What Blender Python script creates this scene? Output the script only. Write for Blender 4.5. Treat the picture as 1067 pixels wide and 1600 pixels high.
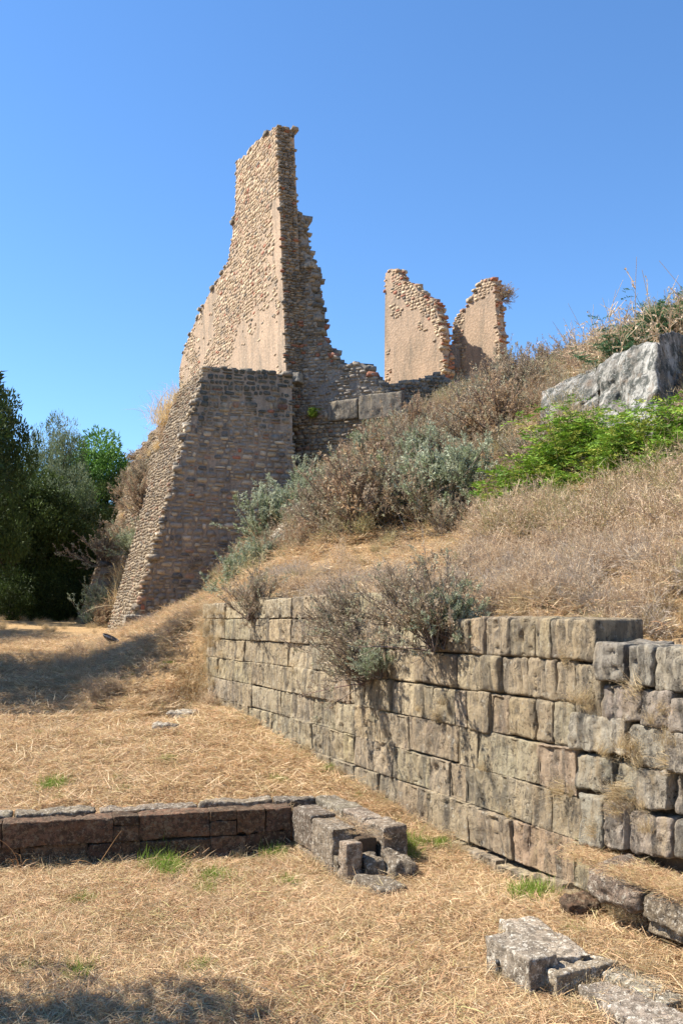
import bpy, math, random
import numpy as np
sc = bpy.context.scene
for o in list(bpy.data.objects): bpy.data.objects.remove(o)

# ------------------------------------------------------------------ camera
FPX = 1450.0                       # focal length in pixels of a 1067 x 1600 frame
PITCH = math.atan(170 / FPX)
EYE = np.array([0.0, 0.0, 2.3])
cam = bpy.data.cameras.new("camera"); camo = bpy.data.objects.new("camera", cam)
sc.collection.objects.link(camo); sc.camera = camo
cam.sensor_fit = 'VERTICAL'; cam.sensor_height = 36.0; cam.lens = 36.0 * FPX / 1600
cam.clip_start = 0.1; cam.clip_end = 6000
camo.location = EYE; camo.rotation_euler = (math.pi / 2 + PITCH, 0, 0)

# ------------------------------------------------------------------ sky, sun, exposure
SUN_EL = math.radians(50); SUN_A = math.radians(7)      # sun stands left of the view, a little beyond it
sun_dir = np.array([-math.cos(SUN_A) * math.cos(SUN_EL), math.sin(SUN_A) * math.cos(SUN_EL), math.sin(SUN_EL)])
world = bpy.data.worlds.new("World"); sc.world = world; world.use_nodes = True
wn = world.node_tree; bg = wn.nodes['Background']
sky = wn.nodes.new('ShaderNodeTexSky'); sky.sky_type = 'NISHITA'; sky.sun_disc = False
sky.sun_elevation = SUN_EL
sky.sun_rotation = math.atan2(sun_dir[0], sun_dir[1])
sky.altitude = 100; sky.air_density = 1.0; sky.dust_density = 0.0; sky.ozone_density = 6.0
hs = wn.nodes.new('ShaderNodeHueSaturation'); hs.inputs['Saturation'].default_value = 1.1
wn.links.new(sky.outputs[0], hs.inputs['Color']); wn.links.new(hs.outputs[0], bg.inputs[0]); bg.inputs[1].default_value = 0.104
sl = bpy.data.lights.new("sun", 'SUN'); sl.energy = 5.0; sl.angle = math.radians(0.5); sl.color = (1.0, 0.93, 0.81)
so = bpy.data.objects.new("sun", sl); sc.collection.objects.link(so)
from mathutils import Vector
so.rotation_euler = Vector(sun_dir).to_track_quat('Z', 'Y').to_euler(); so.location = (-30, 10, 40)
sc.view_settings.view_transform = 'Standard'; sc.view_settings.look = 'None'
sc.view_settings.gamma = 1.0; sc.view_settings.exposure = 1.2; sc.view_settings.use_curve_mapping = False
sc.cycles.max_bounces = 6; sc.cycles.diffuse_bounces = 3; sc.cycles.glossy_bounces = 2
sc.cycles.transmission_bounces = 3; sc.cycles.transparent_max_bounces = 4

# ------------------------------------------------------------------ measuring
_F = np.array([0, math.cos(PITCH), math.sin(PITCH)]); _U = np.array([0, -math.sin(PITCH), math.cos(PITCH)]); _R = np.array([1.0, 0, 0])
def ray(x, y): return _F + _R * (x - 533.5) / FPX + _U * (800 - y) / FPX
def at(x, y, Y):
    r = ray(x, y); return EYE + r * (Y / r[1])
def on_plane(x, y, p0, n):
    r = ray(x, y); return EYE + r * (np.dot(p0 - EYE, n) / np.dot(r, n))
def on_z(x, y, z):
    r = ray(x, y); return EYE + r * ((z - EYE[2]) / r[2])

# ------------------------------------------------------------------ noise
def _h(ix, iy, iz, s):
    x = (ix.astype(np.int64) * 374761393 + iy.astype(np.int64) * 668265263 + iz.astype(np.int64) * 2147483647 + s * 974634777) & 0xffffffff
    x = ((x ^ (x >> 13)) * 1274126177) & 0xffffffff
    x = ((x ^ (x >> 16)) * 2246822519) & 0xffffffff
    return ((x ^ (x >> 15)) & 0xffffff) / float(0xffffff)
def vn(p, s=0):
    p = np.asarray(p, float); i = np.floor(p).astype(np.int64); f = p - i; f = f * f * (3 - 2 * f)
    x, y, z = i[..., 0], i[..., 1], i[..., 2]; fx, fy, fz = f[..., 0], f[..., 1], f[..., 2]
    def L(a, b, t): return a + (b - a) * t
    r = L(L(L(_h(x, y, z, s), _h(x + 1, y, z, s), fx), L(_h(x, y + 1, z, s), _h(x + 1, y + 1, z, s), fx), fy),
          L(L(_h(x, y, z + 1, s), _h(x + 1, y, z + 1, s), fx), L(_h(x, y + 1, z + 1, s), _h(x + 1, y + 1, z + 1, s), fx), fy), fz)
    return r * 2 - 1
def fbm(p, s=0, o=4, g=0.5):
    a = 1.0; r = 0; p = np.asarray(p, float)
    for k in range(o):
        r = r + a * vn(p, s + k * 7); p = p * 2.03 + 11.7; a *= g
    return r
def sstep(a, b, x):
    t = np.clip((x - a) / (b - a), 0, 1); return t * t * (3 - 2 * t)

# ------------------------------------------------------------------ objects
def tag(o, label=None, cat=None, group=None, kind=None):
    if label: o['label'] = label
    if cat: o['category'] = cat; o['kind'] = 'thing'
    if group: o['group'] = group
    if kind: o['kind'] = kind
    return o
def link(o, parent=None):
    sc.collection.objects.link(o)
    if parent is not None: o.parent = parent
    return o
def empty(name, loc=(0, 0, 0)):
    o = bpy.data.objects.new(name, None); o.location = loc; o.empty_display_size = 0.2; return link(o)
def mesh(name, V, polys, mat=None, tint=None, smooth=False):
    """polys: list of int arrays (n,k); tint: (nverts,3) colour of each vertex"""
    me = bpy.data.meshes.new(name); V = np.asarray(V, np.float32)
    me.vertices.add(len(V)); me.vertices.foreach_set('co', V.ravel())
    polys = [np.asarray(q, np.int32) for q in polys if len(q)]
    li = np.concatenate([q.ravel() for q in polys]); tot = np.concatenate([np.full(len(q), q.shape[1], np.int32) for q in polys])
    st = np.concatenate([[0], np.cumsum(tot)[:-1]]).astype(np.int32)
    me.loops.add(len(li)); me.loops.foreach_set('vertex_index', li)
    me.polygons.add(len(tot)); me.polygons.foreach_set('loop_start', st); me.polygons.foreach_set('loop_total', tot)
    if smooth: me.polygons.foreach_set('use_smooth', np.ones(len(tot), bool))
    me.update(calc_edges=True)
    if tint is not None:
        a = me.attributes.new('tint', 'FLOAT_COLOR', 'POINT')
        t = np.ones((len(V), 4), np.float32); t[:, :3] = tint; a.data.foreach_set('color', t.ravel())
    if mat: me.materials.append(mat)
    return me
def obj(name, me, parent=None, loc=None):
    o = bpy.data.objects.new(name, me)
    if loc is not None: o.location = loc
    return link(o, parent)

# ------------------------------------------------------------------ materials
class NT:
    def __init__(s, name):
        s.m = bpy.data.materials.new(name); s.m.use_nodes = True; s.t = s.m.node_tree
        s.b = s.t.nodes['Principled BSDF']; s.b.inputs['Roughness'].default_value = 0.9
        s.b.inputs['Specular IOR Level'].default_value = 0.15
    def n(s, k, **kw):
        x = s.t.nodes.new(k)
        for a, v in kw.items():
            if a in x.inputs.keys(): x.inputs[a].default_value = v
            else: setattr(x, a, v)
        return x
    def l(s, a, b): s.t.links.new(a, b)
    def coord(s, scale=(1, 1, 1), kind='Object'):
        tc = s.n('ShaderNodeTexCoord'); mp = s.n('ShaderNodeMapping'); mp.inputs['Scale'].default_value = scale
        s.l(tc.outputs[kind], mp.inputs[0]); return mp.outputs[0]
    def pos(s, scale=(1, 1, 1), rot=(0, 0, 0)):
        g = s.n('ShaderNodeNewGeometry'); mp = s.n('ShaderNodeMapping'); mp.inputs['Scale'].default_value = scale; mp.inputs['Rotation'].default_value = rot
        s.l(g.outputs['Position'], mp.inputs[0]); return mp.outputs[0]
    def noise(s, vec, scale, detail=5, rough=0.6, dist=0.0):
        x = s.n('ShaderNodeTexNoise'); x.inputs['Scale'].default_value = scale; x.inputs['Detail'].default_value = detail
        x.inputs['Roughness'].default_value = rough; x.inputs['Distortion'].default_value = dist; s.l(vec, x.inputs['Vector']); return x.outputs['Fac']
    def voro(s, vec, scale, feat='F1'):
        x = s.n('ShaderNodeTexVoronoi'); x.feature = feat; x.inputs['Scale'].default_value = scale; s.l(vec, x.inputs['Vector']); return x
    def ramp(s, fac, stops):
        x = s.n('ShaderNodeValToRGB'); e = x.color_ramp.elements
        while len(e) < len(stops): e.new(0.5)
        for i, (p, c) in enumerate(stops):
            e[i].position = p; e[i].color = (c, c, c, 1) if isinstance(c, (int, float)) else (*c, 1)
        s.l(fac, x.inputs[0]); return x.outputs[0]
    def mix(s, fac, a, b, kind='MIX'):
        x = s.n('ShaderNodeMix'); x.data_type = 'RGBA'; x.blend_type = kind
        for v, i in ((fac, 0), (a, 6), (b, 7)):
            if isinstance(v, (int, float)): x.inputs[i].default_value = v if i == 0 else (v, v, v, 1)
            elif isinstance(v, tuple): x.inputs[i].default_value = (*v, 1)
            else: s.l(v, x.inputs[i])
        return x.outputs[2]
    def math(s, op, a, b=0.0):
        x = s.n('ShaderNodeMath'); x.operation = op
        for v, i in ((a, 0), (b, 1)):
            if isinstance(v, (int, float)): x.inputs[i].default_value = v
            else: s.l(v, x.inputs[i])
        return x.outputs[0]
    def tint(s):
        a = s.n('ShaderNodeAttribute'); a.attribute_name = 'tint'; return a.outputs['Color']
    def bump(s, h, strength=0.6, dist=0.02, prev=None):
        b = s.n('ShaderNodeBump'); b.inputs['Strength'].default_value = strength; b.inputs['Distance'].default_value = dist
        s.l(h, b.inputs['Height'])
        if prev is not None: s.l(prev, b.inputs['Normal'])
        return b.outputs[0]
    def out(s, col, nor=None):
        s.l(col, s.b.inputs['Base Color'])
        if nor is not None: s.l(nor, s.b.inputs['Normal'])
        return s.m

def mat_leaf(name, transl=0.25, rough=0.7):
    k = NT(name); c = k.tint()
    k.l(c, k.b.inputs['Base Color']); k.b.inputs['Roughness'].default_value = rough; k.b.inputs['Specular IOR Level'].default_value = 0.25
    tr = k.n('ShaderNodeBsdfTranslucent'); k.l(c, tr.inputs[0]); mx = k.n('ShaderNodeMixShader'); mx.inputs[0].default_value = transl
    k.l(k.b.outputs[0], mx.inputs[1]); k.l(tr.outputs[0], mx.inputs[2])
    k.l(mx.outputs[0], k.t.nodes['Material Output'].inputs[0]); return k.m

def mat_ashlar(name, tone=(0.40, 0.325, 0.215), grey=0.5, pit=1.0, moss=0.3):
    """weathered tuff: vertical runs of grey and ochre, pitted"""
    k = NT(name); P = k.pos(); PS = k.pos((4.5, 4.5, 1.1)); t = k.tint()
    base = k.mix(1.0, tone, t, 'MULTIPLY')
    big = k.noise(P, 1.6, 4, 0.55)
    base = k.mix(k.ramp(big, [(0.35, 0.0), (0.75, 0.55)]), base, tuple(0.72 * c for c in (tone[0], tone[1] * 0.96, tone[2] * 1.0)))
    streak = k.noise(PS, 1.6, 6, 0.65, 0.4)
    base = k.mix(k.ramp(streak, [(0.47, 0.0), (0.58, min(1, grey + .15))]), base, (0.085, 0.078, 0.068))
    streak2 = k.noise(k.pos((3, 3, 1.0)), 2.3, 7, 0.7)
    base = k.mix(k.ramp(streak2, [(0.52, 0.0), (0.66, 0.45)]), base, (0.44, 0.33, 0.19))
    red = k.noise(P, 2.7, 3, 0.5)
    base = k.mix(k.ramp(red, [(0.6, 0.0), (0.75, 0.22)]), base, (0.22, 0.12, 0.08))
    lich = k.noise(P, 9.0, 7, 0.75)
    base = k.mix(k.ramp(lich, [(0.54, 0.0), (0.62, 0.5)]), base, (0.085, 0.07, 0.062))
    lich2 = k.noise(P, 15.0, 6, 0.7)
    base = k.mix(k.ramp(lich2, [(0.58, 0.0), (0.66, 0.55)]), base, (0.44, 0.41, 0.34))
    ve = k.noise(k.pos((1, 1, 0.8)), 42.0, 3, 0.6, 0.6); pits = k.ramp(ve, [(0.36, 0.0), (0.43, 1.0)])
    pm = k.ramp(k.noise(P, 4.0, 4, 0.6), [(0.42, 0.15), (0.62, pit)])
    pitv = k.mix(pm, 1.0, pits)
    base = k.mix(k.math('MULTIPLY', k.math('SUBTRACT', 1.0, pitv), 0.75), base, (0.05, 0.04, 0.03))
    h = k.math('ADD', k.math('MULTIPLY', k.noise(P, 26.0, 9, 0.78), 1.1), k.math('MULTIPLY', k.noise(k.pos((22, 22, 4)), 1.0, 6, 0.7), 0.3))
    n1 = k.bump(h, 1.0, 0.034); n2 = k.bump(pitv, 0.8, 0.014, n1)
    return k.out(base, n2)

def mat_rubble(name, stain=None):
    k = NT(name); P = k.pos(); t = k.tint()
    if stain:                       # black crust running down from the top of the wall
        sep = k.n('ShaderNodeSeparateXYZ'); k.l(P, sep.inputs[0]); hgt = k.math('MULTIPLY', k.math('SUBTRACT', sep.outputs[2], stain[0]), 1 / (stain[1] - stain[0]))
        m = k.math('ADD', hgt, k.math('MULTIPLY', k.math('SUBTRACT', k.noise(k.pos((1, 1, .45)), 0.9, 6, 0.7), .5), 2.4))
        t = k.mix(k.ramp(m, [(0.45, 0.0), (0.85, 0.85)]), t, (0.06, 0.07, 0.065))
    c = k.mix(k.ramp(k.noise(P, 7.0, 6, 0.7), [(0.35, 0.0), (0.7, 0.8)]), t, k.mix(1.0, t, (0.55, 0.52, 0.48), 'MULTIPLY'))
    c = k.mix(k.ramp(k.noise(P, 18.0, 6, 0.7), [(0.58, 0.0), (0.68, 0.5)]), c, (0.42, 0.39, 0.33))
    h = k.noise(P, 22.0, 8, 0.72)
    return k.out(c, k.bump(h, 0.9, 0.03))

def mat_mortar(name, a, b, stain=(0.2, 0.17, 0.14), stain_amt=0.5, scale=1.0, bumpd=0.03):
    k = NT(name); P = k.pos()
    c = k.mix(k.ramp(k.noise(P, 1.3 * scale, 6, 0.65), [(0.35, 0.0), (0.68, 1.0)]), a, b)
    c = k.mix(k.ramp(k.noise(k.pos((2.2, 2.2, 0.5)), 0.8, 8, 0.75), [(0.47, 0.0), (0.62, stain_amt)]), c, stain)
    c = k.mix(k.ramp(k.noise(P, 14, 7, 0.75), [(0.46, 0.0), (0.58, 0.6)]), c, tuple(x * 0.55 for x in a))
    c = k.mix(k.ramp(k.noise(P, 6, 7, 0.75), [(0.56, 0.0), (0.64, 0.45)]), c, tuple(min(1, x * 1.35) for x in a))
    h = k.math('ADD', k.noise(P, 16.0, 8, 0.75), k.math('MULTIPLY', k.voro(P, 9.0).outputs['Distance'], 0.8))
    return k.out(c, k.bump(h, 0.9, bumpd))

def mat_lime(name):
    # pale runs and dark crust on limestone
    k = NT(name); P = k.pos()
    run = k.noise(k.pos((1.5, 1.5, .35)), 1.6, 9, 0.74, 0.5)
    c = k.mix(k.ramp(run, [(0.40, 0.0), (0.47, 0.45), (0.54, 1.0)]), (0.58, 0.56, 0.51), (0.24, 0.22, 0.19))
    c = k.mix(k.ramp(k.noise(P, 4.5, 9, 0.8), [(0.47, 0.0), (0.54, 0.85)]), c, (0.07, 0.08, 0.072))
    c = k.mix(k.ramp(k.noise(P, 2.3, 5, 0.6), [(0.60, 0.0), (0.70, 0.6)]), c, (0.36, 0.25, 0.17))
    c = k.mix(k.ramp(k.noise(P, 13.0, 8, 0.8), [(0.56, 0.0), (0.62, 0.8)]), c, (0.60, 0.59, 0.55))
    h = k.math('ADD', k.noise(P, 6.0, 10, 0.8), k.math('MULTIPLY', k.voro(k.pos((1, 1, .6)), 5.0, 'DISTANCE_TO_EDGE').outputs['Distance'], -0.5))
    return k.out(c, k.bump(h, 1.0, 0.12))
def mat_lime_old(name):
    """grey-white limestone with black lichen crust"""
    k = NT(name); P = k.pos()
    c = k.mix(k.ramp(k.noise(P, 1.1, 7, 0.68), [(0.40, 0.0), (0.56, 1.0)]), (0.46, 0.44, 0.40), (0.20, 0.19, 0.17))
    c = k.mix(k.ramp(k.noise(k.pos((2.4, 2.4, 0.9)), 1.5, 9, 0.78), [(0.49, 0.0), (0.54, 0.9)]), c, (0.06, 0.058, 0.052))
    c = k.mix(k.ramp(k.noise(P, 3.1, 5, 0.6), [(0.64, 0.0), (0.74, 0.6)]), c, (0.38, 0.25, 0.16))
    c = k.mix(k.ramp(k.noise(P, 16.0, 7, 0.8), [(0.56, 0.0), (0.64, 0.6)]), c, (0.14, 0.14, 0.13))
    c = k.mix(k.ramp(k.noise(P, 24.0, 7, 0.8), [(0.62, 0.0), (0.66, 0.7)]), c, (0.66, 0.65, 0.6))
    h = k.math('ADD', k.noise(P, 9.0, 9, 0.75), k.math('MULTIPLY', k.noise(P, 45.0, 5, 0.7), 0.4))
    return k.out(c, k.bump(h, 1.0, 0.06))

def mat_slab(name, base=(0.36, 0.305, 0.235), dark=(0.12, 0.10, 0.078), light=(0.66, 0.61, 0.52), sc_=1.0):
    k = NT(name); P = k.pos()
    c = k.mix(k.ramp(k.noise(P, 3.0 * sc_, 6, 0.65), [(0.38, 0.0), (0.62, 1.0)]), base, tuple(0.62 * x for x in base)); c = k.mix(1.0, c, k.tint(), 'MULTIPLY')
    c = k.mix(k.ramp(k.noise(P, 15.0 * sc_, 9, 0.8), [(0.48, 0.0), (0.53, 0.75)]), c, dark)
    c = k.mix(k.ramp(k.noise(P, 24.0 * sc_, 8, 0.8), [(0.53, 0.0), (0.57, 0.75)]), c, light)
    ve = k.voro(P, 38.0); pits = k.ramp(ve.outputs['Distance'], [(0.1, 0.0), (0.3, 1.0)])
    h = k.math('ADD', k.noise(P, 34.0, 8, 0.75), k.math('MULTIPLY', pits, 0.35))
    return k.out(c, k.bump(h, 1.0, 0.022))

def mat_ground():
    k = NT('dry_ground'); P = k.pos()
    c = k.mix(k.ramp(k.noise(P, 0.55, 6, 0.65), [(0.35, 0.0), (0.65, 1.0)]), (0.52, 0.35, 0.165), (0.40, 0.25, 0.12))
    c = k.mix(k.ramp(k.noise(P, 22.0, 8, 0.75), [(0.42, 0.0), (0.62, 0.7)]), c, (0.25, 0.155, 0.08))
    c = k.mix(k.ramp(k.noise(k.pos((60, 9, 20), (0, 0, 0.6)), 1.0, 6, 0.7), [(0.52, 0.0), (0.62, 0.75)]), c, (0.62, 0.45, 0.25))
    c = k.mix(k.ramp(k.noise(k.pos((9, 55, 20), (0, 0, 0.3)), 1.0, 6, 0.7), [(0.54, 0.0), (0.64, 0.75)]), c, (0.57, 0.40, 0.22))
    c = k.mix(k.ramp(k.noise(P, 1.4, 5, 0.7), [(0.62, 0.0), (0.74, 0.4)]), c, (0.19, 0.22, 0.07))
    h = k.math('ADD', k.noise(P, 28.0, 8, 0.75), k.math('ADD', k.noise(k.pos((60, 9, 20), (0, 0, 0.6)), 1.0, 6, 0.7), k.noise(k.pos((9, 55, 20), (0, 0, 0.3)), 1.0, 6, 0.7)))
    return k.out(c, k.bump(h, 1.0, 0.035))

def mat_plain(name, col, rough=0.5, spec=0.4):
    k = NT(name); P = k.pos(); c = k.mix(k.noise(P, 30, 5, 0.6), col, tuple(min(1, x * 1.6 + 0.01) for x in col))
    k.b.inputs['Roughness'].default_value = rough; k.b.inputs['Specular IOR Level'].default_value = spec
    return k.out(c, k.bump(k.noise(P, 60, 4, 0.6), 0.2, 0.004))
def mat_twig():
    k = NT('dry_stem'); return k.out(k.mix(0.5, k.tint(), k.mix(1.0, k.tint(), (0.6, 0.6, 0.6), 'MULTIPLY')))

M_ASH = mat_ashlar('tuff_ashlar'); M_ASHG = mat_ashlar('grey_tuff_ashlar', (0.37, 0.325, 0.26), 0.6, 1.0)
M_RUB = mat_rubble('rubble_stone'); M_RUBB = mat_rubble('buttress_stone', (7.0, 10.5))
M_MORT_GREY = mat_mortar('grey_mortar', (0.38, 0.31, 0.24), (0.29, 0.235, 0.18), (0.10, 0.09, 0.08), 0.6)
M_MORT_PEACH = mat_mortar('peach_plaster', (0.46, 0.335, 0.235), (0.36, 0.265, 0.185), (0.20, 0.17, 0.13), 0.85, 0.8, 0.016)
M_MORT_CROSS = mat_mortar('rough_mortar', (0.34, 0.30, 0.26), (0.25, 0.22, 0.19), (0.12, 0.11, 0.1), 0.5, 2.0, 0.08)
M_LIME = mat_lime('limestone'); M_SLAB = mat_slab('lichened_slab')
M_SLABD = mat_slab('worn_dark_slab', (0.27, 0.215, 0.155), (0.095, 0.076, 0.058), (0.46, 0.41, 0.34)); M_SLABR = mat_slab('reddish_block', (0.16, 0.098, 0.063), (0.05, 0.038, 0.028), (0.24, 0.185, 0.125))
M_GROUND = mat_ground(); M_LEAF = mat_leaf('leaf'); M_STRAW = mat_leaf('straw', 0.3, 0.6); M_TWIG = mat_twig()
M_BARK = mat_slab('bark', (0.12, 0.095, 0.07), (0.05, 0.04, 0.03), (0.2, 0.17, 0.13))
M_BLACK = mat_plain('black_paint', (0.012, 0.012, 0.013)); M_GLASS = mat_plain('dark_glass', (0.03, 0.03, 0.035), 0.15, 0.6)
# ------------------------------------------------------------------ the lie of the land
r_ = ray(-103, 970); WD = np.array([r_[0], r_[1], 0.0]); WD /= np.linalg.norm(WD)      # direction in which the old walls run
WN = np.array([-WD[1], WD[0], 0.0])                                                    # their outward face
WP = at(600, 970, 10.7)
LZ = [2.66, 2.34, 1.985, 1.643, 1.283, 0.925, 0.578, 0.23, -0.16]                      # course lines
def wall_u(px, py): return float(np.dot(on_plane(px, py, WP, WN) - WP, WD))
def wall_pt(u, z, proud=0.0): return np.array([WP[0], WP[1], 0]) + WD * u + WN * proud + np.array([0, 0, z])
def foot(px, py): p = on_plane(px, py, WP, WN); return (p[0], p[1], p[2])

low_pts = []
for px in (-400, 0, 533, 1067, 1400): low_pts.append(tuple(on_z(px, 1600, 0.0)))
for q in ((0, 1362), (455, 1330), (600, 1420), (750, 1500), (930, 1410), (1067, 1480), (300, 1480)): low_pts.append(tuple(on_z(*q, 0.0)))
for q in ((905, 1402), (800, 1372), (700, 1312), (640, 1272), (560, 1222), (500, 1190), (450, 1160), (400, 1125), (335, 1092)): low_pts.append(foot(*q))
for px, Y, z in ((0, 12, .22), (250, 12, .25), (420, 11.5, .2), (0, 15, .5), (180, 15, .5), (300, 15, .55), (0, 18, .85), (150, 18, .85), (270, 17.5, .85), (0, 22, 1.25), (150, 22, 1.25),
                 (0, 26, 1.62), (150, 26, 1.62), (0, 31, 1.95), (165, 33.5, 2.0), (0, 38, 2.3), (130, 40, 2.2), (0, 45, 2.5), (-300, 45, 2.5), (-600, 30, 2.0), (-500, 18, .9), (100, 60, 2.7)):
    p = at(px, 970, Y); low_pts.append((p[0], p[1], z))
for px_ in (935, 980, 1030, 1090, 1160):
    for pr_ in (.3, .75): low_pts.append(tuple(wall_pt(wall_u(px_, 1440), .14 if pr_ < .5 else .07, pr_)))
mound = []
for q in ((205, 990, 29.7), (260, 966, 29.5), (318, 938, 29.0), (225, 995, 25), (285, 990, 22), (300, 1045, 19.5), (300, 960, 24), (312, 1000, 19.2), (316, 962, 20.5), (262, 1045, 19.5), (240, 1080, 17.8)):
    mound.append(tuple(at(*q)))
for q in ((8, 2, 0.0), (-20, 5, .1), (-30, 60, 3.0), (0, -10, 0.0), (6, -10, 0.0), (-20, -10, 0), (-10, 90, 3.2), (4, 1, 0)): low_pts.append(q)
hill_pts = []
for u in (-9, -6, -3.5): 
    p = wall_pt(u, 2.05, -0.7); hill_pts.append(tuple(p))
for u in (-2, -0.5): hill_pts.append(tuple(wall_pt(u, 2.38, -0.6)))
for u in (1, 3): hill_pts.append(tuple(wall_pt(u, 2.55, -0.6)))
for u in (5, 7): hill_pts.append(tuple(wall_pt(u, 2.80, -0.5)))
for q in ((400, 918, 17.5), (500, 900, 16), (600, 880, 15), (700, 862, 14.2), (780, 838, 14.8), (850, 905, 10.5), (1000, 935, 8.6), (1067, 910, 8.4), (1000, 860, 10.5), (900, 830, 13),
          (1060, 775, 12.3), (950, 775, 13.6), (860, 790, 15.5), (800, 780, 17), (660, 815, 18), (560, 835, 18.5), (460, 860, 20), (400, 890, 21), (350, 918, 24), (380, 865, 27), (430, 815, 27.5),
          (465, 775, 28), (520, 755, 27), (600, 735, 24), (690, 720, 21.5), (770, 705, 19.5), (640, 680, 26.5), (560, 735, 28.4), (700, 640, 29), (780, 610, 29), (860, 592, 26), (925, 575, 24), (860, 660, 18.2),
          (900, 722, 15.4), (1000, 735, 14.3), (1067, 728, 13.6), (960, 730, 14.9), (960, 560, 21), (1060, 535, 19.5), (1000, 520, 23), (1300, 560, 14), (1200, 760, 11), (930, 590, 20)):
    hill_pts.append(tuple(at(*q)))
for q in ((5, 40, 12.2), (10, 41, 12.2), (18, 40, 11.5), (28, 35, 10.8), (25, 18, 9.5), (18, 8, 6), (12, 3, 3.5), (-2, 42, 9.5), (-2, 36, 9.2), (-6, 55, 8), (3, 36.5, 11.2), (20, 60, 9), (5, 70, 8), (8, 0, 2.1), (12, -8, 2.3), (25, -8, 4)):
    hill_pts.append(q)
def rbf(pts):
    P = np.array(pts, float); xy = P[:, :2]; n = len(P)
    D = np.sqrt(((xy[:, None] - xy[None]) ** 2).sum(-1) + 0.6 ** 2)
    A = np.zeros((n + 3, n + 3)); A[:n, :n] = D + np.eye(n) * -0.02; A[:n, n] = 1; A[:n, n + 1:] = xy; A[n, :n] = 1; A[n + 1:, :n] = xy.T
    b = np.zeros(n + 3); b[:n] = P[:, 2]; w = np.linalg.solve(A, b)
    def f(x, y):
        x = np.clip(x, -40, 32); y = np.clip(y, -10, 90); sh = x.shape; x = x.ravel(); y = y.ravel(); o = np.empty(len(x))
        for i in range(0, len(x), 20000):
            xx = x[i:i + 20000]; yy = y[i:i + 20000]
            d = np.sqrt((xx[:, None] - xy[:, 0]) ** 2 + (yy[:, None] - xy[:, 1]) ** 2 + 0.6 ** 2)
            o[i:i + 20000] = d @ w[:n] + w[n] + w[n + 1] * xx + w[n + 2] * yy
        return o.reshape(sh)
    return f
f_low = rbf(low_pts + mound); f_hill = rbf(hill_pts + mound)
BANK = at(288, 1078, 17.6)
def H(x, y, rough=True):
    x = np.atleast_1d(np.asarray(x, float)); y = np.atleast_1d(np.asarray(y, float))
    s = -((x - WP[0]) * WN[0] + (y - WP[1]) * WN[1])            # distance behind the ashlar face
    s0 = 0.22 + 2.1 * sstep(24, 29.5, y) + 3.0 * sstep(46, 60, y) - 0.0
    w = 0.22 + 3.0 * sstep(18.0, 23, y) - 2.2 * sstep(27, 30, y)
    t = sstep(0, 1, (s - s0) / w)
    z = f_low(x, y) * (1 - t) + f_hill(x, y) * t
    far = sstep(60, 200, np.hypot(x, y - 20)); z = z * (1 - far) + 2.6 * far
    if rough:
        P = np.stack([x, y, 0 * x], -1); near = 1 - far
        z = z + near * (0.035 * fbm(P * 1.3, 3, 4) + 0.012 * fbm(P * 6.0, 5, 3)) + t * near * 0.10 * fbm(P * 0.8, 9, 4)
        bank = np.exp(-((x - BANK[0]) ** 2 + (y - BANK[1]) ** 2) / 3.0); z = z + bank * 0.20 * fbm(P * 2.2, 19, 4) - 0.38 * np.exp(-((x - BANK[0] - .15) ** 2 + ((y - BANK[1]) / 1.3) ** 2) / .22)
    return z
def axis(lo, hi, c0, c1, fine, grow=1.09):
    a = [c0]
    while a[-1] < c1: a.append(a[-1] + fine)
    st = fine
    while a[-1] < hi: st *= grow; a.append(a[-1] + st)
    b = [c0]; st = fine
    while b[-1] > lo: st *= grow; b.append(b[-1] - st)
    return np.array(b[1:][::-1] + a)
gx = axis(-3000, 3000, -4.5, 6.5, 0.09, 1.07); gy = axis(-300, 4000, 4.5, 19, 0.09, 1.07)
GX, GY = np.meshgrid(gx, gy); GZ = H(GX, GY)
nx, ny = len(gx), len(gy); idx = np.arange(nx * ny).reshape(ny, nx)
quads = np.stack([idx[:-1, :-1], idx[:-1, 1:], idx[1:, 1:], idx[1:, :-1]], -1).reshape(-1, 4)
g = obj('ground', mesh('ground', np.stack([GX, GY, GZ], -1).reshape(-1, 3), [quads], M_GROUND, smooth=True)); tag(g, kind='structure')

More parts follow.
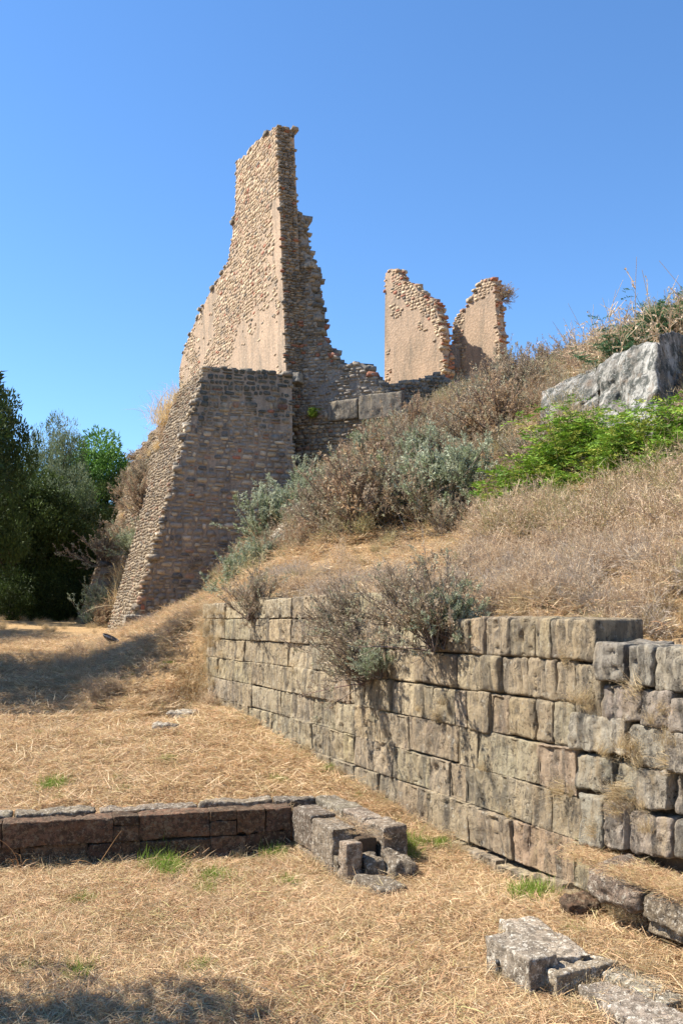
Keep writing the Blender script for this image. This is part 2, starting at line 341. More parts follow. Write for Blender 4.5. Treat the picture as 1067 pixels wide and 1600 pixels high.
# ------------------------------------------------------------------ worn stone blocks
def hexblock(c8, res=(0.03, 0.03, 0.03), R=0.04, disp=None, seed=0):
    """c8: bottom front-left, front-right, back-right, back-left, then the same four on top. Returns verts, quads."""
    c = np.array(c8, float)
    L = [max(np.linalg.norm(c[1] - c[0]), np.linalg.norm(c[5] - c[4])), max(np.linalg.norm(c[3] - c[0]), np.linalg.norm(c[7] - c[4])), np.mean([np.linalg.norm(c[i + 4] - c[i]) for i in range(4)])]
    nn = [int(max(3, min(60, round(L[i] / res[i])))) for i in range(3)]
    gl_ = []
    for i in range(3):                       # close lines along every arris keep it crisp
        e = min(R / (L[i] / 2), .45); gl_.append(np.concatenate([[-1, -1 + e * .4, -1 + e], np.linspace(-1 + e, 1 - e, nn[i] + 1)[1:-1], [1 - e, 1 - e * .4, 1]]))
    pts = []; qs = []; off = 0
    for ax in range(3):
        a1, a2 = [i for i in range(3) if i != ax]
        for side in (0, 1):
            A, B = np.meshgrid(gl_[a1], gl_[a2], indexing='ij')
            p = np.zeros(A.shape + (3,)); p[..., a1] = A; p[..., a2] = B; p[..., ax] = side * 2 - 1
            i0 = np.arange(A.size).reshape(A.shape) + off
            q = np.stack([i0[:-1, :-1], i0[1:, :-1], i0[1:, 1:], i0[:-1, 1:]], -1).reshape(-1, 4)
            flip = (side == 0) ^ (ax == 1)
            if flip: q = q[:, ::-1]
            pts.append(p.reshape(-1, 3)); qs.append(q); off += A.size
    p = np.concatenate(pts); q = np.concatenate(qs)
    key = np.round(p * 10000).astype(np.int64); _, first, inv = np.unique(key, axis=0, return_index=True, return_inverse=True)
    p = p[first]; q = inv.ravel()[q]
    half = np.array(L) / 2; Rr = np.minimum(R, half * 0.45)
    w = p * half; inner = np.clip(w, -(half - Rr), half - Rr); dv = w - inner; nrm = dv / np.maximum(np.linalg.norm(dv, axis=1, keepdims=True), 1e-9)
    w = inner + nrm * np.minimum(np.abs(dv).max(1, keepdims=True), Rr)
    s = (w / half + 1) / 2; a, b, cc = s[:, :1], s[:, 1:2], s[:, 2:]
    P = (c[0] * (1 - a) * (1 - b) + c[1] * a * (1 - b) + c[2] * a * b + c[3] * (1 - a) * b) * (1 - cc) + (c[4] * (1 - a) * (1 - b) + c[5] * a * (1 - b) + c[6] * a * b + c[7] * (1 - a) * b) * cc
    ex = c[1] - c[0]; ex /= np.linalg.norm(ex); ey = c[3] - c[0]; ey /= np.linalg.norm(ey); ez = np.array([0, 0, 1.0])
    N = nrm[:, :1] * ex + nrm[:, 1:2] * ey + nrm[:, 2:] * ez
    if disp is not None: P = P + N * disp(P, N, p, seed)[:, None]
    return P, q
def d_ashlar(P, N, p, seed):
    u = P @ WD; Q = np.stack([u * 5.0 + seed, P[:, 2] * 0.7, 0 * u + seed * 1.7], -1)
    front = np.clip(N @ WN, 0, 1)
    groove = -0.024 * np.clip(1 - np.abs(vn(Q * 1.0, 5)) * 9, 0, 1) - 0.013 * np.clip(1 - np.abs(vn(Q * 2.7, 8)) * 4, 0, 1)
    pits = -0.030 * sstep(0.42, 0.75, vn(P * 17, 3)) * sstep(0.0, 0.6, fbm(P * 2.3, 12, 2) + 0.25)
    up = np.clip(N[:, 2], 0, 1)
    return (front + .5 * up) * (0.014 * fbm(P * 2.6 + seed, 1, 3) + 0.011 * fbm(P * 11, 2, 5, .6)) + front * groove + front * pits - .003 * (1 - front) * (1 - np.abs(N[:, 2])) * (1 + vn(P * 9)) 
def d_rock(amp=0.05, f=3.0, pit=0.012):
    def fn(P, N, p, seed): return amp * fbm(P * f + seed * 3.1, 1, 5, 0.55) - pit * sstep(0.3, 0.7, vn(P * 24, 3)) + 0.25 * amp * fbm(P * f * 5, 4, 3)
    return fn

rng = np.random.default_rng(7)
def tone(n=1, lo=0.82, hi=1.15):
    g_ = rng.uniform(lo, hi, (n, 1)); return g_ * (1 + rng.normal(0, 0.035, (n, 3)) * np.array([1, 0.4, 1]))

# ------------------------------------------------------------------ ashlar terrace wall
wall = empty('ashlar_wall', wall_pt(0, 0)); tag(wall, 'long terrace wall of weathered tuff blocks in level courses holding up the hillside', 'wall')
wl = np.array(wall.location)
def put_block(corners, name='block', parent=None, mat=None, R=0.03, res=(0.025, 0.07, 0.025), disp=d_ashlar, origin=None, tint=None):
    V, q = hexblock(corners, res, R, disp, rng.uniform(0, 50))
    o_ = wl if origin is None else origin
    t = (tone(1)[0] if mat is None else tone(1, .62, 1.25)[0]) if tint is None else tint
    return obj(name, mesh(name, V - o_, [q], mat or M_ASH, np.tile(t, (len(V), 1)), True), parent or wall)
JT = {0: [316, 350, 385, 416, 455, 505, 550, 600],
      1: [318, 350, 392, 420, 454, 480, 515, 548, 602, 623, 645, 690, 731, 754, 792, 832, 860, 932],
      2: [322, 345, 381, 417, 447, 488, 540, 575, 602, 615, 647, 711, 748, 779, 820, 866, 897, 939],
      3: [322, 340, 364, 392, 410, 457, 523, 546, 566, 609, 626, 657, 674, 709, 729, 763, 792, 833, 860, 893],
      4: [325, 368, 393, 438, 456, 488, 525, 554, 594, 638, 714, 745, 840, 900],
      5: [324, 388, 424, 458, 488, 504, 516, 537, 553, 612, 670, 702, 725, 792, 830, 860, 917],
      6: [420, 450, 500, 520, 556, 592, 622, 669, 734, 752, 803, 828, 898, 932],
      7: [640, 683, 730, 788, 835, 865, 893, 925]}
GAP = 0.002
for k, js in JT.items():
    zt, zb = LZ[k], LZ[k + 1]
    us = [wall_u(x, np.interp(x, [300, 950], [0, 0]) + 970 + (2.3 - (zt + zb) / 2) * 1.0 / 0.36 * 48.5 * (x + 103) / 703) for x in js]
    for i in range(len(us) - 1):
        u0, u1 = us[i], us[i + 1]                              # u0 farther, u1 nearer
        if k == 7 : pr = 0.07 + rng.uniform(-0.02, 0.03)
        else: pr = rng.normal(0, 0.012 if k < 4 else 0.006) + (0.02 if k == 6 else 0)
        top = zt - GAP * .5 - (rng.uniform(0, 0.008) if k > 3 else rng.uniform(0, .016)); bot = zb
        ul = u0 - GAP + rng.normal(0, .006); ur = u1 + GAP + rng.normal(0, .006)
        if k == 2 and js[i] == 897: bot = LZ[4] + 0.14
        if k == 7: top += rng.uniform(-0.06, 0.02)
        if k == 0: top += rng.uniform(-0.03, 0.02)
        R = rng.uniform(.008, .018) if k >= 4 else rng.uniform(.014, .026)
        if k == 3 and 790 < js[i]: R = 0.035
        if k in (1, 2) and js[i] > 640: R = 0.036
        lean = rng.normal(0, 0.012)
        tnt = tone(1)[0]
        if k in (4, 5, 6): tnt = tnt * np.array([0.92, 0.93, 0.94])
        if k == 6 and js[i] in (828, 803): tnt = tnt * np.array([1.0, 0.9, 0.88])
        j = lambda: rng.normal(0, 0.007)
        c8 = [wall_pt(ul + j(), bot + j(), pr), wall_pt(ur + j(), bot + j(), pr), wall_pt(ur, bot, pr - 0.5), wall_pt(ul, bot, pr - 0.5),
              wall_pt(ul + j(), top + j(), pr + lean), wall_pt(ur + j(), top + j(), pr + lean), wall_pt(ur, top, pr - 0.5), wall_pt(ul, top, pr - 0.5)]
        put_block(c8, R=R, tint=tnt)
# earth and packing behind the joints
def slabcore(name, uv, back, front, mat, parent, origin):
    n = len(uv); V = [wall_pt(u, z, front) - origin for u, z in uv] + [wall_pt(u, z, back) - origin for u, z in uv]
    me = bpy.data.meshes.new(name); fs = [list(range(n))[::-1], list(range(n, 2 * n))] + [[i, (i + 1) % n, (i + 1) % n + n, i + n] for i in range(n)]
    me.from_pydata([tuple(v) for v in V], [], fs); me.materials.append(mat); return obj(name, me, parent)
M_PACK = mat_mortar('packed_earth', (0.16, 0.11, 0.07), (0.11, 0.08, 0.055), (0.06, 0.05, 0.04), 0.5)
uL, uM, uR = wall_u(322, 1000), wall_u(598, 1000), wall_u(930, 1000)
slabcore('packing', [(uL - .35, -0.4), (uL - .35, 2.5), (uM, 2.5), (uM, 2.2), (uR, 2.2), (uR, -0.4)], -0.38, -0.10, M_PACK, wall, wl)
# a few wedged stones in the broken stretch
for px, py, w_, h_ in ((570, 1040, .12, .1), (596, 1085, .14, .2), (583, 1115, .2, .12), (884, 1160, .16, .07), (873, 1153, .1, .06), (590, 1060, .1, .16), (556, 1090, .1, .18)):
    p = on_plane(px, py, WP, WN); u = np.dot(p - WP, WD); z = p[2]
    put_block([wall_pt(u + w_, z - h_, .0), wall_pt(u - w_, z - h_, 0), wall_pt(u - w_, z - h_, -.3), wall_pt(u + w_, z - h_, -.3), wall_pt(u + w_, z + h_, -.03), wall_pt(u - w_, z + h_, -.03), wall_pt(u - w_, z + h_, -.3), wall_pt(u + w_, z + h_, -.3)], name='wedge_stone', R=0.05, res=(.03, .06, .03))

# ------------------------------------------------------------------ grey block wall on the right, with its ledge
gw = empty('grey_block_wall', wall_pt(-4.2, 0)); tag(gw, 'rough grey block wall with grassy joints at the right end of the terrace wall', 'wall')
gl = np.array(gw.location)
QB = [(938, 1003, 984, 1064), (988, 1009, 1026, 1074), (1029, 1012, 1085, 1082), (1088, 1018, 1140, 1088), (1143, 1022, 1200, 1096),
      (942, 1071, 1004, 1126), (1007, 1081, 1056, 1136), (1059, 1092, 1110, 1146), (1113, 1098, 1180, 1156),
      (893, 1117, 981, 1176), (986, 1136, 1047, 1200), (1050, 1145, 1105, 1208), (1108, 1154, 1180, 1220),
      (897, 1181, 957, 1236), (960, 1193, 996, 1250), (998, 1200, 1046, 1264), (1049, 1213, 1100, 1276), (1103, 1222, 1180, 1290),
      (914, 1242, 950, 1322), (953, 1253, 985, 1326), (987, 1272, 1050, 1338), (1053, 1284, 1105, 1345), (1108, 1296, 1180, 1365)]
for x0, y0, x1, y1 in QB:
    dy = (x1 - x0) * 0.055 + (y0 - 970) * 0.0 ; sl_ = max(0, (0.5 * (y0 + y1) - 970)) / (0.5 * (x0 + x1) + 103); e = (x1 - x0) / 2 * sl_
    P = [on_plane(x0, y0 - e * 0.6, WP, WN), on_plane(x1, y0 + e * 0.6, WP, WN), on_plane(x1, y1 + e * 0.6, WP, WN), on_plane(x0, y1 - e * 0.6, WP, WN)]
    (ua, za), (ub, zb_), (uc, zc), (ud, zd) = [(float(np.dot(p - WP, WD)), p[2]) for p in P]
    pr = 0.04 + rng.normal(0, 0.03)
    c8 = [wall_pt(ud, zd, pr), wall_pt(uc, zc, pr), wall_pt(uc, zc, pr - .5), wall_pt(ud, zd, pr - .5), wall_pt(ua, za, pr - .01), wall_pt(ub, zb_, pr - .01), wall_pt(ub, zb_, pr - .5), wall_pt(ua, za, pr - .5)]
    t = tone(1)[0] * (np.array([1.35, 1.25, 1.15]) if (x0, y0) == (987, 1272) else 1.0)
    put_block(c8, parent=gw, origin=gl, mat=M_ASHG, R=0.028, tint=t, disp=lambda P, N, p, s: d_ashlar(P, N, p, s) * 0.8 + 0.016 * fbm(P * 6 + s, 5, 4) + .008 * fbm(P * 22, 6, 3))
slabcore('packing', [(wall_u(935, 1100) + .0, -0.4), (wall_u(935, 1100), 2.05), (-9.5, 1.9), (-9.5, -0.4)], -0.42, -0.12, M_PACK, gw, gl)
slabcore('packing', [(wall_u(900, 1250) + .0, -0.4), (wall_u(900, 1250), 1.2), (wall_u(940, 1250), 1.2), (wall_u(940, 1250), -0.4)], -0.42, -0.12, M_PACK, gw, gl)
LEDGE_Z = 0.53
# ledge: boulder and long blocks standing proud of the foot
fl = WP + WN * 0.36
def ledge_block(pts, depth, **kw):
    """pts: top-left, top-right, bottom-right, bottom-left pixels of the front"""
    A = [on_plane(x, y, fl, WN) for x, y in pts]; b = -WN * depth
    c8 = [A[3], A[2], A[2] + b, A[3] + b, A[0], A[1], A[1] + b + np.array([0, 0, .03]), A[0] + b + np.array([0, 0, .05])]
    return put_block(c8, parent=gw, origin=gl, mat=M_SLABD, **kw)
ledge_block([(916, 1352), (994, 1392), (990, 1440), (916, 1398)], 0.45, name='boulder', R=0.06, disp=d_rock(0.04, 4.5), res=(.025, .03, .025))
ledge_block([(997, 1394), (1110, 1436), (1110, 1484), (998, 1436)], 0.45, R=0.05, disp=d_rock(0.028, 5.0), res=(.025, .03, .025))
ledge_block([(1113, 1438), (1240, 1482), (1240, 1530), (1113, 1476)], 0.45, R=0.05, disp=d_rock(0.03, 5.0))
fl = WP + WN * 0.30
ledge_block([(1012, 1432), (1075, 1458), (1080, 1484), (1012, 1456)], 0.3, name='footing_stone', R=0.04, disp=d_rock(0.02, 6.0))
ledge_block([(1080, 1462), (1160, 1492), (1160, 1520), (1080, 1486)], 0.3, name='footing_stone', R=0.04, disp=d_rock(0.02, 6.0))

# ------------------------------------------------------------------ low foundation wall in the grass
lw = empty('low_foundation_wall', on_z(240, 1350, 0.0)); tag(lw, 'low foundation wall of dark reddish blocks turning a corner in the dry grass', 'wall'); ll = np.array(lw.location)
def base_box(pa, pb, zb, zt, depth_vec, name='block', **kw):
    """pa, pb: left and right front foot points"""
    a = np.array([pa[0], pa[1], zb]); b = np.array([pb[0], pb[1], zb]); up = np.array([0, 0, zt - zb])
    return put_block([a, b, b + depth_vec, a + depth_vec, a + up, b + up, b + up + depth_vec, a + up + depth_vec], name=name, parent=kw.pop('parent', lw), origin=kw.pop('origin', ll), **kw)
FA, FB = on_z(-60, 1366, 0.0), on_z(457, 1331, 0.0)
fd = (FB - FA) / np.linalg.norm(FB - FA); fb = np.array([-fd[1], fd[0], 0])
def on_front(px): n_ = -fb; p = on_plane(px, 1310, FA, n_); return np.array([p[0], p[1], 0])
zsplit, ztop = 0.20, 0.44
for js, z0, z1, sd in (([-60, 32, 140, 191, 220, 330, 385, 456], -0.12, zsplit, 0), ([-60, 3, 177, 217, 328, 370, 415, 456], zsplit + .003, ztop, 1)):
    for a, b in zip(js[:-1], js[1:]):
        pa, pb = on_front(a) + fd * .0015, on_front(b) - fd * .0015
        off = -fb * rng.uniform(-0.02, 0.02)
        if (a, sd) in ((177, 1), (328, 1)):
            zm = (z0 + z1) / 2 + rng.uniform(-.02, .03)
            base_box(pa + off, pb + off, z0, zm - .002, fb * 0.24, mat=M_SLABR, R=.009, disp=d_rock(0.010, 6))
            base_box(pa + off, pb + off, zm + .002, z1, fb * 0.24, mat=M_SLABR, R=.009, disp=d_rock(0.010, 6))
        else: base_box(pa + off, pb + off, z0, z1 + rng.uniform(-.015, .01), fb * 0.24, mat=M_SLABR, R=.010, disp=d_rock(0.012, 5))
base_box(FA + fb * .08, FB + fb * .08, -0.1, ztop - .12, fb * 0.45, name='earth_fill', mat=M_PACK, R=.02, disp=d_rock(0.01, 5))
bk = fb * 0.46
for a, b in ((-70, 14), (16, 153), (155, 318), (320, 440), (442, 515)):
    pa, pb = on_front(a) * 1.0, on_front(b) * 1.0
    base_box(pa + bk + fd * .01, pb + bk - fd * .01, 0.05, ztop - .02 + rng.uniform(-.02, .015), fb * 0.22, mat=M_SLABD, R=.022, disp=d_rock(0.022, 6))
# the return towards the camera
ca = on_front(457); rd = -WD
rlen = lambda t: ca + rd * t
rw = np.array([WD[1], -WD[0], 0])
for t0, t1, zt, w in ((0.0, 0.50, ztop - .0, .26), (0.503, 1.02, ztop - .02, .25), (1.024, 1.14, 0.2, .2), (1.145, 1.34, ztop - .08, 0.15)):
    a, b = ca - rd * -t0, ca + rd * t1
    a = rlen(t0)
    base_box(a + rd * .002, b - rd * .002, 0.11 if w == .26 else -0.05, zt, rw * w, mat=M_SLABD, R=.014, disp=d_rock(0.013, 7))
base_box(rlen(0), rlen(1.0), -0.12, 0.10, rw * .28, mat=M_SLABD, R=.025, disp=d_rock(0.015, 6))
base_box(rlen(0.1) + rw * .2, rlen(1.15) + rw * .2, -0.1, ztop - .09, rw * .2, name='earth_fill', mat=M_PACK, R=.02, disp=d_rock(0.02, 6))
for t0, t1 in ((-0.45, 0.30), (0.303, 0.80), (0.803, 1.22)):
    base_box(rlen(t0) + rw * .42, rlen(t1) + rw * .42, -0.08, ztop + .0, rw * .24, mat=M_SLABD, R=.02, disp=d_rock(0.016, 6))
base_box(rlen(1.14) + rw * .17, rlen(1.42) + rw * .17, -0.05, ztop - .2, rw * .19, mat=M_SLABD, R=.05, disp=d_rock(0.03, 6))
base_box(rlen(1.25) - rw * .02, rlen(1.42) - rw * .02, -0.1, 0.06, rw * .3, mat=M_SLABD, R=.03, disp=d_rock(0.015, 6))
base_box(rlen(1.45) + rw * .02, rlen(1.92) + rw * .04, -0.1, 0.12, rw * .27, mat=M_SLABD, R=.03, disp=d_rock(0.018, 6))

def loose(name, label, cat, px, py, L_, W_, Hh, ang, mat=M_SLABD, amp=0.04, R=0.06, z0=None, group=None, tilt=0.0, Y=None, taper=1.0, f=4.0):
    p = on_z(px, py, 0.0) if Y is None else at(px, py, Y)
    z = float(H(p[0], p[1])[0]) if z0 is None else z0
    a = np.array([math.cos(ang), math.sin(ang), 0]); b = np.array([-math.sin(ang), math.cos(ang), 0]); c = np.array([p[0], p[1], z])
    up = np.array([0, 0, Hh]); k = []
    for s1, s2, zz in ((-1, -1, 0), (1, -1, 0), (1, 1, 0), (-1, 1, 0), (-1, -1, 1), (1, -1, 1), (1, 1, 1), (-1, 1, 1)):
        tt = taper if zz else 1.0
        k.append(c + a * s1 * L_ / 2 * tt + b * s2 * W_ / 2 * tt + (up + np.array([0, 0, tilt * s1]) if zz else np.array([0, 0, -0.08])))
    V, q = hexblock(k, (.02, .02, .02) if L_ < 1.2 else (.05, .05, .05), R, d_rock(amp, f), rng.uniform(0, 50))
    o = obj(name, mesh(name, V - c, [q], mat, np.tile(tone(1)[0], (len(V), 1)), True), None, c)
    return tag(o, label, cat, group)
loose('loose_stone', 'squat dark boulder lying beyond the broken end of the low wall', 'stone', 618, 1378, .34, .2, .2, math.atan2(-WD[1], -WD[0]), amp=.05, R=.05, tilt=-.05)
loose('loose_stone', 'brown flat stone half buried left of the terrace wall foot', 'stone', 264, 1142, .4, .25, .16, .1, Y=None, z0=.55, amp=.04) if False else None

# ------------------------------------------------------------------ slabs at the lower right
sg = 'fallen slabs in a row at the lower right'
SLABS = []
def slab(label, tl, tr, br, bl, zt, zb=-0.12, R=.016, amp=.012):
    SLABS.append([tuple(on_z(x, y, zt)[:2]) for x, y in (tl, tr, br, bl)])
    t = [on_z(x, y, zt) for x, y in (bl, br, tr, tl)]
    c = np.mean(t, 0); c[2] = 0
    dn = np.array([0, 0, zt - zb]); k = [p - dn for p in t] + t
    V, q = hexblock(k, (.018, .018, .018), R, d_rock(amp, 6), rng.uniform(0, 50))
    tag(obj('stone_slab', mesh('stone_slab', V - c, [q], M_SLAB, np.tile(tone(1)[0], (len(V), 1)), True), None, c), label, 'slab', sg)
slab('grey lichened slab farthest back of the row of slabs at the lower right', (777, 1433), (834, 1430), (925, 1490), (862, 1496), .20)
slab('thick grey slab with the tall left side, beside a short black stake', (757, 1461), (806, 1456), (872, 1490), (826, 1500), .24)
slab('broad grey slab with a dark hollow under its near edge', (836, 1504), (930, 1492), (968, 1502), (868, 1524), .17)
slab('long low slab running out of the photo at the right edge', (925, 1512), (972, 1502), (1092, 1556), (1040, 1566), .135)
slab('long low slab with worn top nearest the bottom right corner', (902, 1538), (948, 1533), (1110, 1598), (1030, 1625), .115)
# short black stake
p = on_z(779, 1535, 0.0); me_v = []; me_f = []
for k_, (r0, zz) in enumerate(((.016, -.05), (.016, .03), (.012, .04), (.012, .055), (.02, .06), (.02, .085), (.014, .09), (.014, .11), (.019, .115), (.019, .135), (0.001, .138))):
    for j in range(10): me_v.append((r0 * math.cos(j * .628), r0 * math.sin(j * .628), zz))
for k_ in range(10):
    for j in range(10): me_f.append((k_ * 10 + j, k_ * 10 + (j + 1) % 10, k_ * 10 + 10 + (j + 1) % 10, k_ * 10 + 10 + j))
tag(obj('garden_stake', mesh('garden_stake', np.array(me_v), [np.array(me_f)], M_BLACK, smooth=True), None, p), 'short black ribbed stake in the straw beside a grey slab', 'stake')
# ------------------------------------------------------------------ rubble masonry
PALS = {
 'buttress': [((.42, .34, .245), 5), ((.36, .31, .25), 5), ((.51, .41, .28), 3), ((.40, .26, .185), 1.4), ((.31, .285, .25), 4), ((.60, .50, .37), 2.0), ((.19, .18, .165), 2.5), ((.44, .19, .12), .3)],
 'peach': [((.50, .38, .255), 5), ((.44, .33, .225), 4), ((.60, .47, .32), 3.5), ((.43, .27, .185), 1.2), ((.33, .26, .19), 2.5), ((.22, .19, .155), 1), ((.40, .18, .12), .6)],
 'pale': [((.34, .27, .19), 5), ((.28, .225, .165), 4), ((.41, .33, .23), 3), ((.30, .19, .13), 1), ((.21, .18, .145), 2)],
 'grey': [((.28, .245, .20), 5), ((.22, .195, .165), 5), ((.34, .28, .21), 3), ((.32, .15, .10), 1.0), ((.15, .14, .125), 3)],
 'rough': [((.30, .265, .225), 3), ((.25, .22, .19), 3), ((.35, .31, .26), 2)],
 'brick': [((.38, .17, .11), 5), ((.42, .28, .18), 4), ((.30, .20, .15), 3), ((.46, .38, .27), 2)],
}
def pal(name, n):
    P = PALS[name]; c = np.array([p[0] for p in P]); w = np.array([p[1] for p in P]); w = w / w.sum()
    return c[rng.choice(len(P), n, p=w)] * rng.uniform(.85, 1.15, (n, 1))
def inside(poly, u, z):
    poly = np.asarray(poly); r = np.zeros(len(u), bool); j = len(poly) - 1
    for i in range(len(poly)):
        a, b = poly[i], poly[j]; c = ((a[1] > z) != (b[1] > z))
        with np.errstate(divide='ignore', invalid='ignore'): r ^= c & (u < (b[0] - a[0]) * (z - a[1]) / (b[1] - a[1] + 1e-12) + a[0])
        j = i
    return r
def jag(poly, step=0.22, amp=0.05, seed=0, flat=None):
    out = []; poly = [np.array(p, float) for p in poly]; n = len(poly)
    for i in range(n):
        a, b = poly[i], poly[(i + 1) % n]; L = np.linalg.norm(b - a); m = max(1, int(L / step))
        smooth = flat is not None and i in flat
        for k in range(m):
            p = a + (b - a) * k / m
            out.append(p if smooth and k > 0 else p + (0 if smooth else 1) * rng.normal(0, amp, 2) * (0.5 if k == 0 else 1))
    return np.array(out)
def pack(poly, ch=(0.10, 0.18), cw=(0.12, 0.34), wav=0.05, seed=0):
    poly = np.asarray(poly); u0, z0 = poly.min(0); u1, z1 = poly.max(0); R = []
    z = z0 - 0.1
    while z < z1 + 0.1:
        h = rng.uniform(*ch); u = u0 - rng.uniform(0, .3)
        while u < u1 + 0.1:
            w = rng.uniform(*cw) if rng.random() > .15 else rng.uniform(cw[0] * .6, cw[0])
            if rng.random() < 0.16: k = rng.uniform(.4, .6); R.append((u, u + w, z, z + h * k)); R.append((u, u + w, z + h * k, z + h))
            else: R.append((u, u + w, z, z + h))
            if rng.random() < .5 and len(R) > 1:
                q_ = list(R[-1]); jz = rng.normal(0, .13 * h); q_[2] += jz; q_[3] += jz + rng.normal(0, .08 * h); R[-1] = tuple(q_)
            u += w
        z += h
    R = np.array(R); cu = (R[:, 0] + R[:, 1]) / 2; cz = (R[:, 2] + R[:, 3]) / 2
    dz = wav * fbm(np.stack([cu * .8, cz * .5, 0 * cu + seed], -1), 1, 2); R[:, 2] += dz; R[:, 3] += dz
    k = inside(poly, cu, cz + dz); return R[k]
TH = np.arange(8) * math.pi / 4 + math.pi / 8
def stones_geo(R, fn, proud=0.035, gap=0.012, palette='buttress'):
    n = len(R); cu = (R[:, 0] + R[:, 1]) / 2; cz = (R[:, 2] + R[:, 3]) / 2; hu = (R[:, 1] - R[:, 0]) / 2 - gap; hz = (R[:, 3] - R[:, 2]) / 2 - gap * .8
    ox = np.sign(np.cos(TH)) * np.where(np.abs(np.cos(TH)) > .5, 1, .66); oz = np.sign(np.sin(TH)) * np.where(np.abs(np.sin(TH)) > .5, 1, .55)
    jt = lambda a: 1 + rng.uniform(-a * 1.6, a, (n, 8))
    u1 = cu[:, None] + hu[:, None] * ox * jt(.14); z1 = cz[:, None] + hz[:, None] * oz * jt(.14)
    ins = rng.uniform(.70, .92, (n, 1)); pr = proud * rng.uniform(.35, 1.5, (n, 1))
    u2 = cu[:, None] + (u1 - cu[:, None]) * ins; z2 = cz[:, None] + (z1 - cz[:, None]) * ins
    d1 = np.full((n, 8), -0.03); d2 = pr * rng.uniform(.75, 1.1, (n, 8))
    A = fn(u1, z1, d1); B = fn(u2, z2, d2); C = fn(cu[:, None] + 0 * pr, cz[:, None] + 0 * pr, pr * 1.12)
    V = np.concatenate([A, B, C], 1)                                            # n,17,3
    i = np.arange(8); j = (i + 1) % 8
    q = np.stack([i, j, j + 8, i + 8], -1); t = np.stack([i + 8, j + 8, np.full(8, 16)], -1)
    col = pal(palette, n); return V, q, t, col
def flipfix(q): return q[:, ::-1]
def add_stones(parent, origin, R, fn, nobj, flip=False, name='stone', mat=None, **kw):
    if len(R) == 0: return
    V, q, t, col = stones_geo(R, fn, **kw)
    area = (R[:, 1] - R[:, 0]) * (R[:, 3] - R[:, 2]); order = np.argsort(-area)
    if flip: q = flipfix(q); t = flipfix(t)
    V = V - origin
    for s in order[:nobj]:
        obj(name, mesh(name, V[s], [q, t], mat or M_RUB, np.tile(col[s], (17, 1))), parent)
    rest = order[nobj:]
    if len(rest):
        off = (np.arange(len(rest)) * 17)[:, None, None]
        tag(obj('stonework', mesh('stonework', V[rest].reshape(-1, 3), [(q[None] + off).reshape(-1, 4), (t[None] + off).reshape(-1, 3)], mat or M_RUB, np.repeat(col[rest], 17, 0)), parent), kind='stuff')
BOXF = np.array([[0, 3, 2, 1], [4, 5, 6, 7], [0, 1, 5, 4], [1, 2, 6, 5], [2, 3, 7, 6], [3, 0, 4, 7]])
def rocks_geo(C, ax, ay, az, S):
    """jittered little boxes: C (n,3) centres; axes; S (n,3) half sizes"""
    n = len(C); sg_ = np.array([(-1, -1, -1), (1, -1, -1), (1, 1, -1), (-1, 1, -1), (-1, -1, 1), (1, -1, 1), (1, 1, 1), (-1, 1, 1)], float)
    k = sg_[None] * S[:, None] * (1 + rng.uniform(-.28, .12, (n, 8, 3)))
    return C[:, None] + k[..., :1] * ax + k[..., 1:2] * ay + k[..., 2:] * az
def edge_rocks(parent, origin, poly, fn, thick, ax, mat=None, palette='grey', step=0.15, skip=None, size=(.05, .13), closed=True):
    """broken courses standing out along the outline and through the thickness of a wall"""
    C = []; poly = np.asarray(poly); n = len(poly)
    for i in range(n if closed else n - 1):
        a, b = poly[i], poly[(i + 1) % n]
        if skip is not None and skip(a, b): continue
        L = np.linalg.norm(b - a); m = max(1, int(L / step))
        for k in range(m):
            p = a + (b - a) * (k + rng.random()) / m
            for d in np.arange(0.03, thick, step * 1.15):
                C.append((p[0], p[1], -d - rng.uniform(0, step * .5)))
    C = np.array(C); C[:, :2] += rng.normal(0, .018, (len(C), 2)); P = fn(C[:, 0], C[:, 1], C[:, 2])
    kp_ = rng.random(len(P)) > .3; P = P[kp_]; f_ = np.exp(rng.normal(0, .38, len(P)))[:, None]
    S = np.stack([rng.uniform(*size, len(P)), rng.uniform(*size, len(P)), rng.uniform(size[0] * .5, size[1] * .5, len(P))], -1) * np.clip(f_, .4, 1.9)
    V = rocks_geo(P, ax, np.cross([0, 0, 1.0], ax), np.array([0, 0, 1.0]), S) - origin
    off = (np.arange(len(P)) * 8)[:, None, None]
    tag(obj('broken_edge', mesh('broken_edge', V.reshape(-1, 3), [(BOXF[None] + off).reshape(-1, 4)], mat or M_RUB, np.repeat(pal(palette, len(P)), 8, 0)), parent), kind='stuff')
def core(name, poly, fn, thick, mat, parent, origin, front=0.0):
    n = len(poly); u = poly[:, 0]; z = poly[:, 1]
    V = np.concatenate([fn(u, z, 0 * u + front), fn(u, z, 0 * u - thick)]) - origin
    me = bpy.data.meshes.new(name); me.from_pydata([tuple(v) for v in V], [], [list(range(n)), list(range(n, 2 * n))[::-1]] + [[i, i + n, (i + 1) % n + n, (i + 1) % n] for i in range(n)])
    me.materials.append(mat); o = obj(name, me, parent)
    import bmesh; bm = bmesh.new(); bm.from_mesh(me); bmesh.ops.recalc_face_normals(bm, faces=bm.faces); bm.to_mesh(me); bm.free(); return o

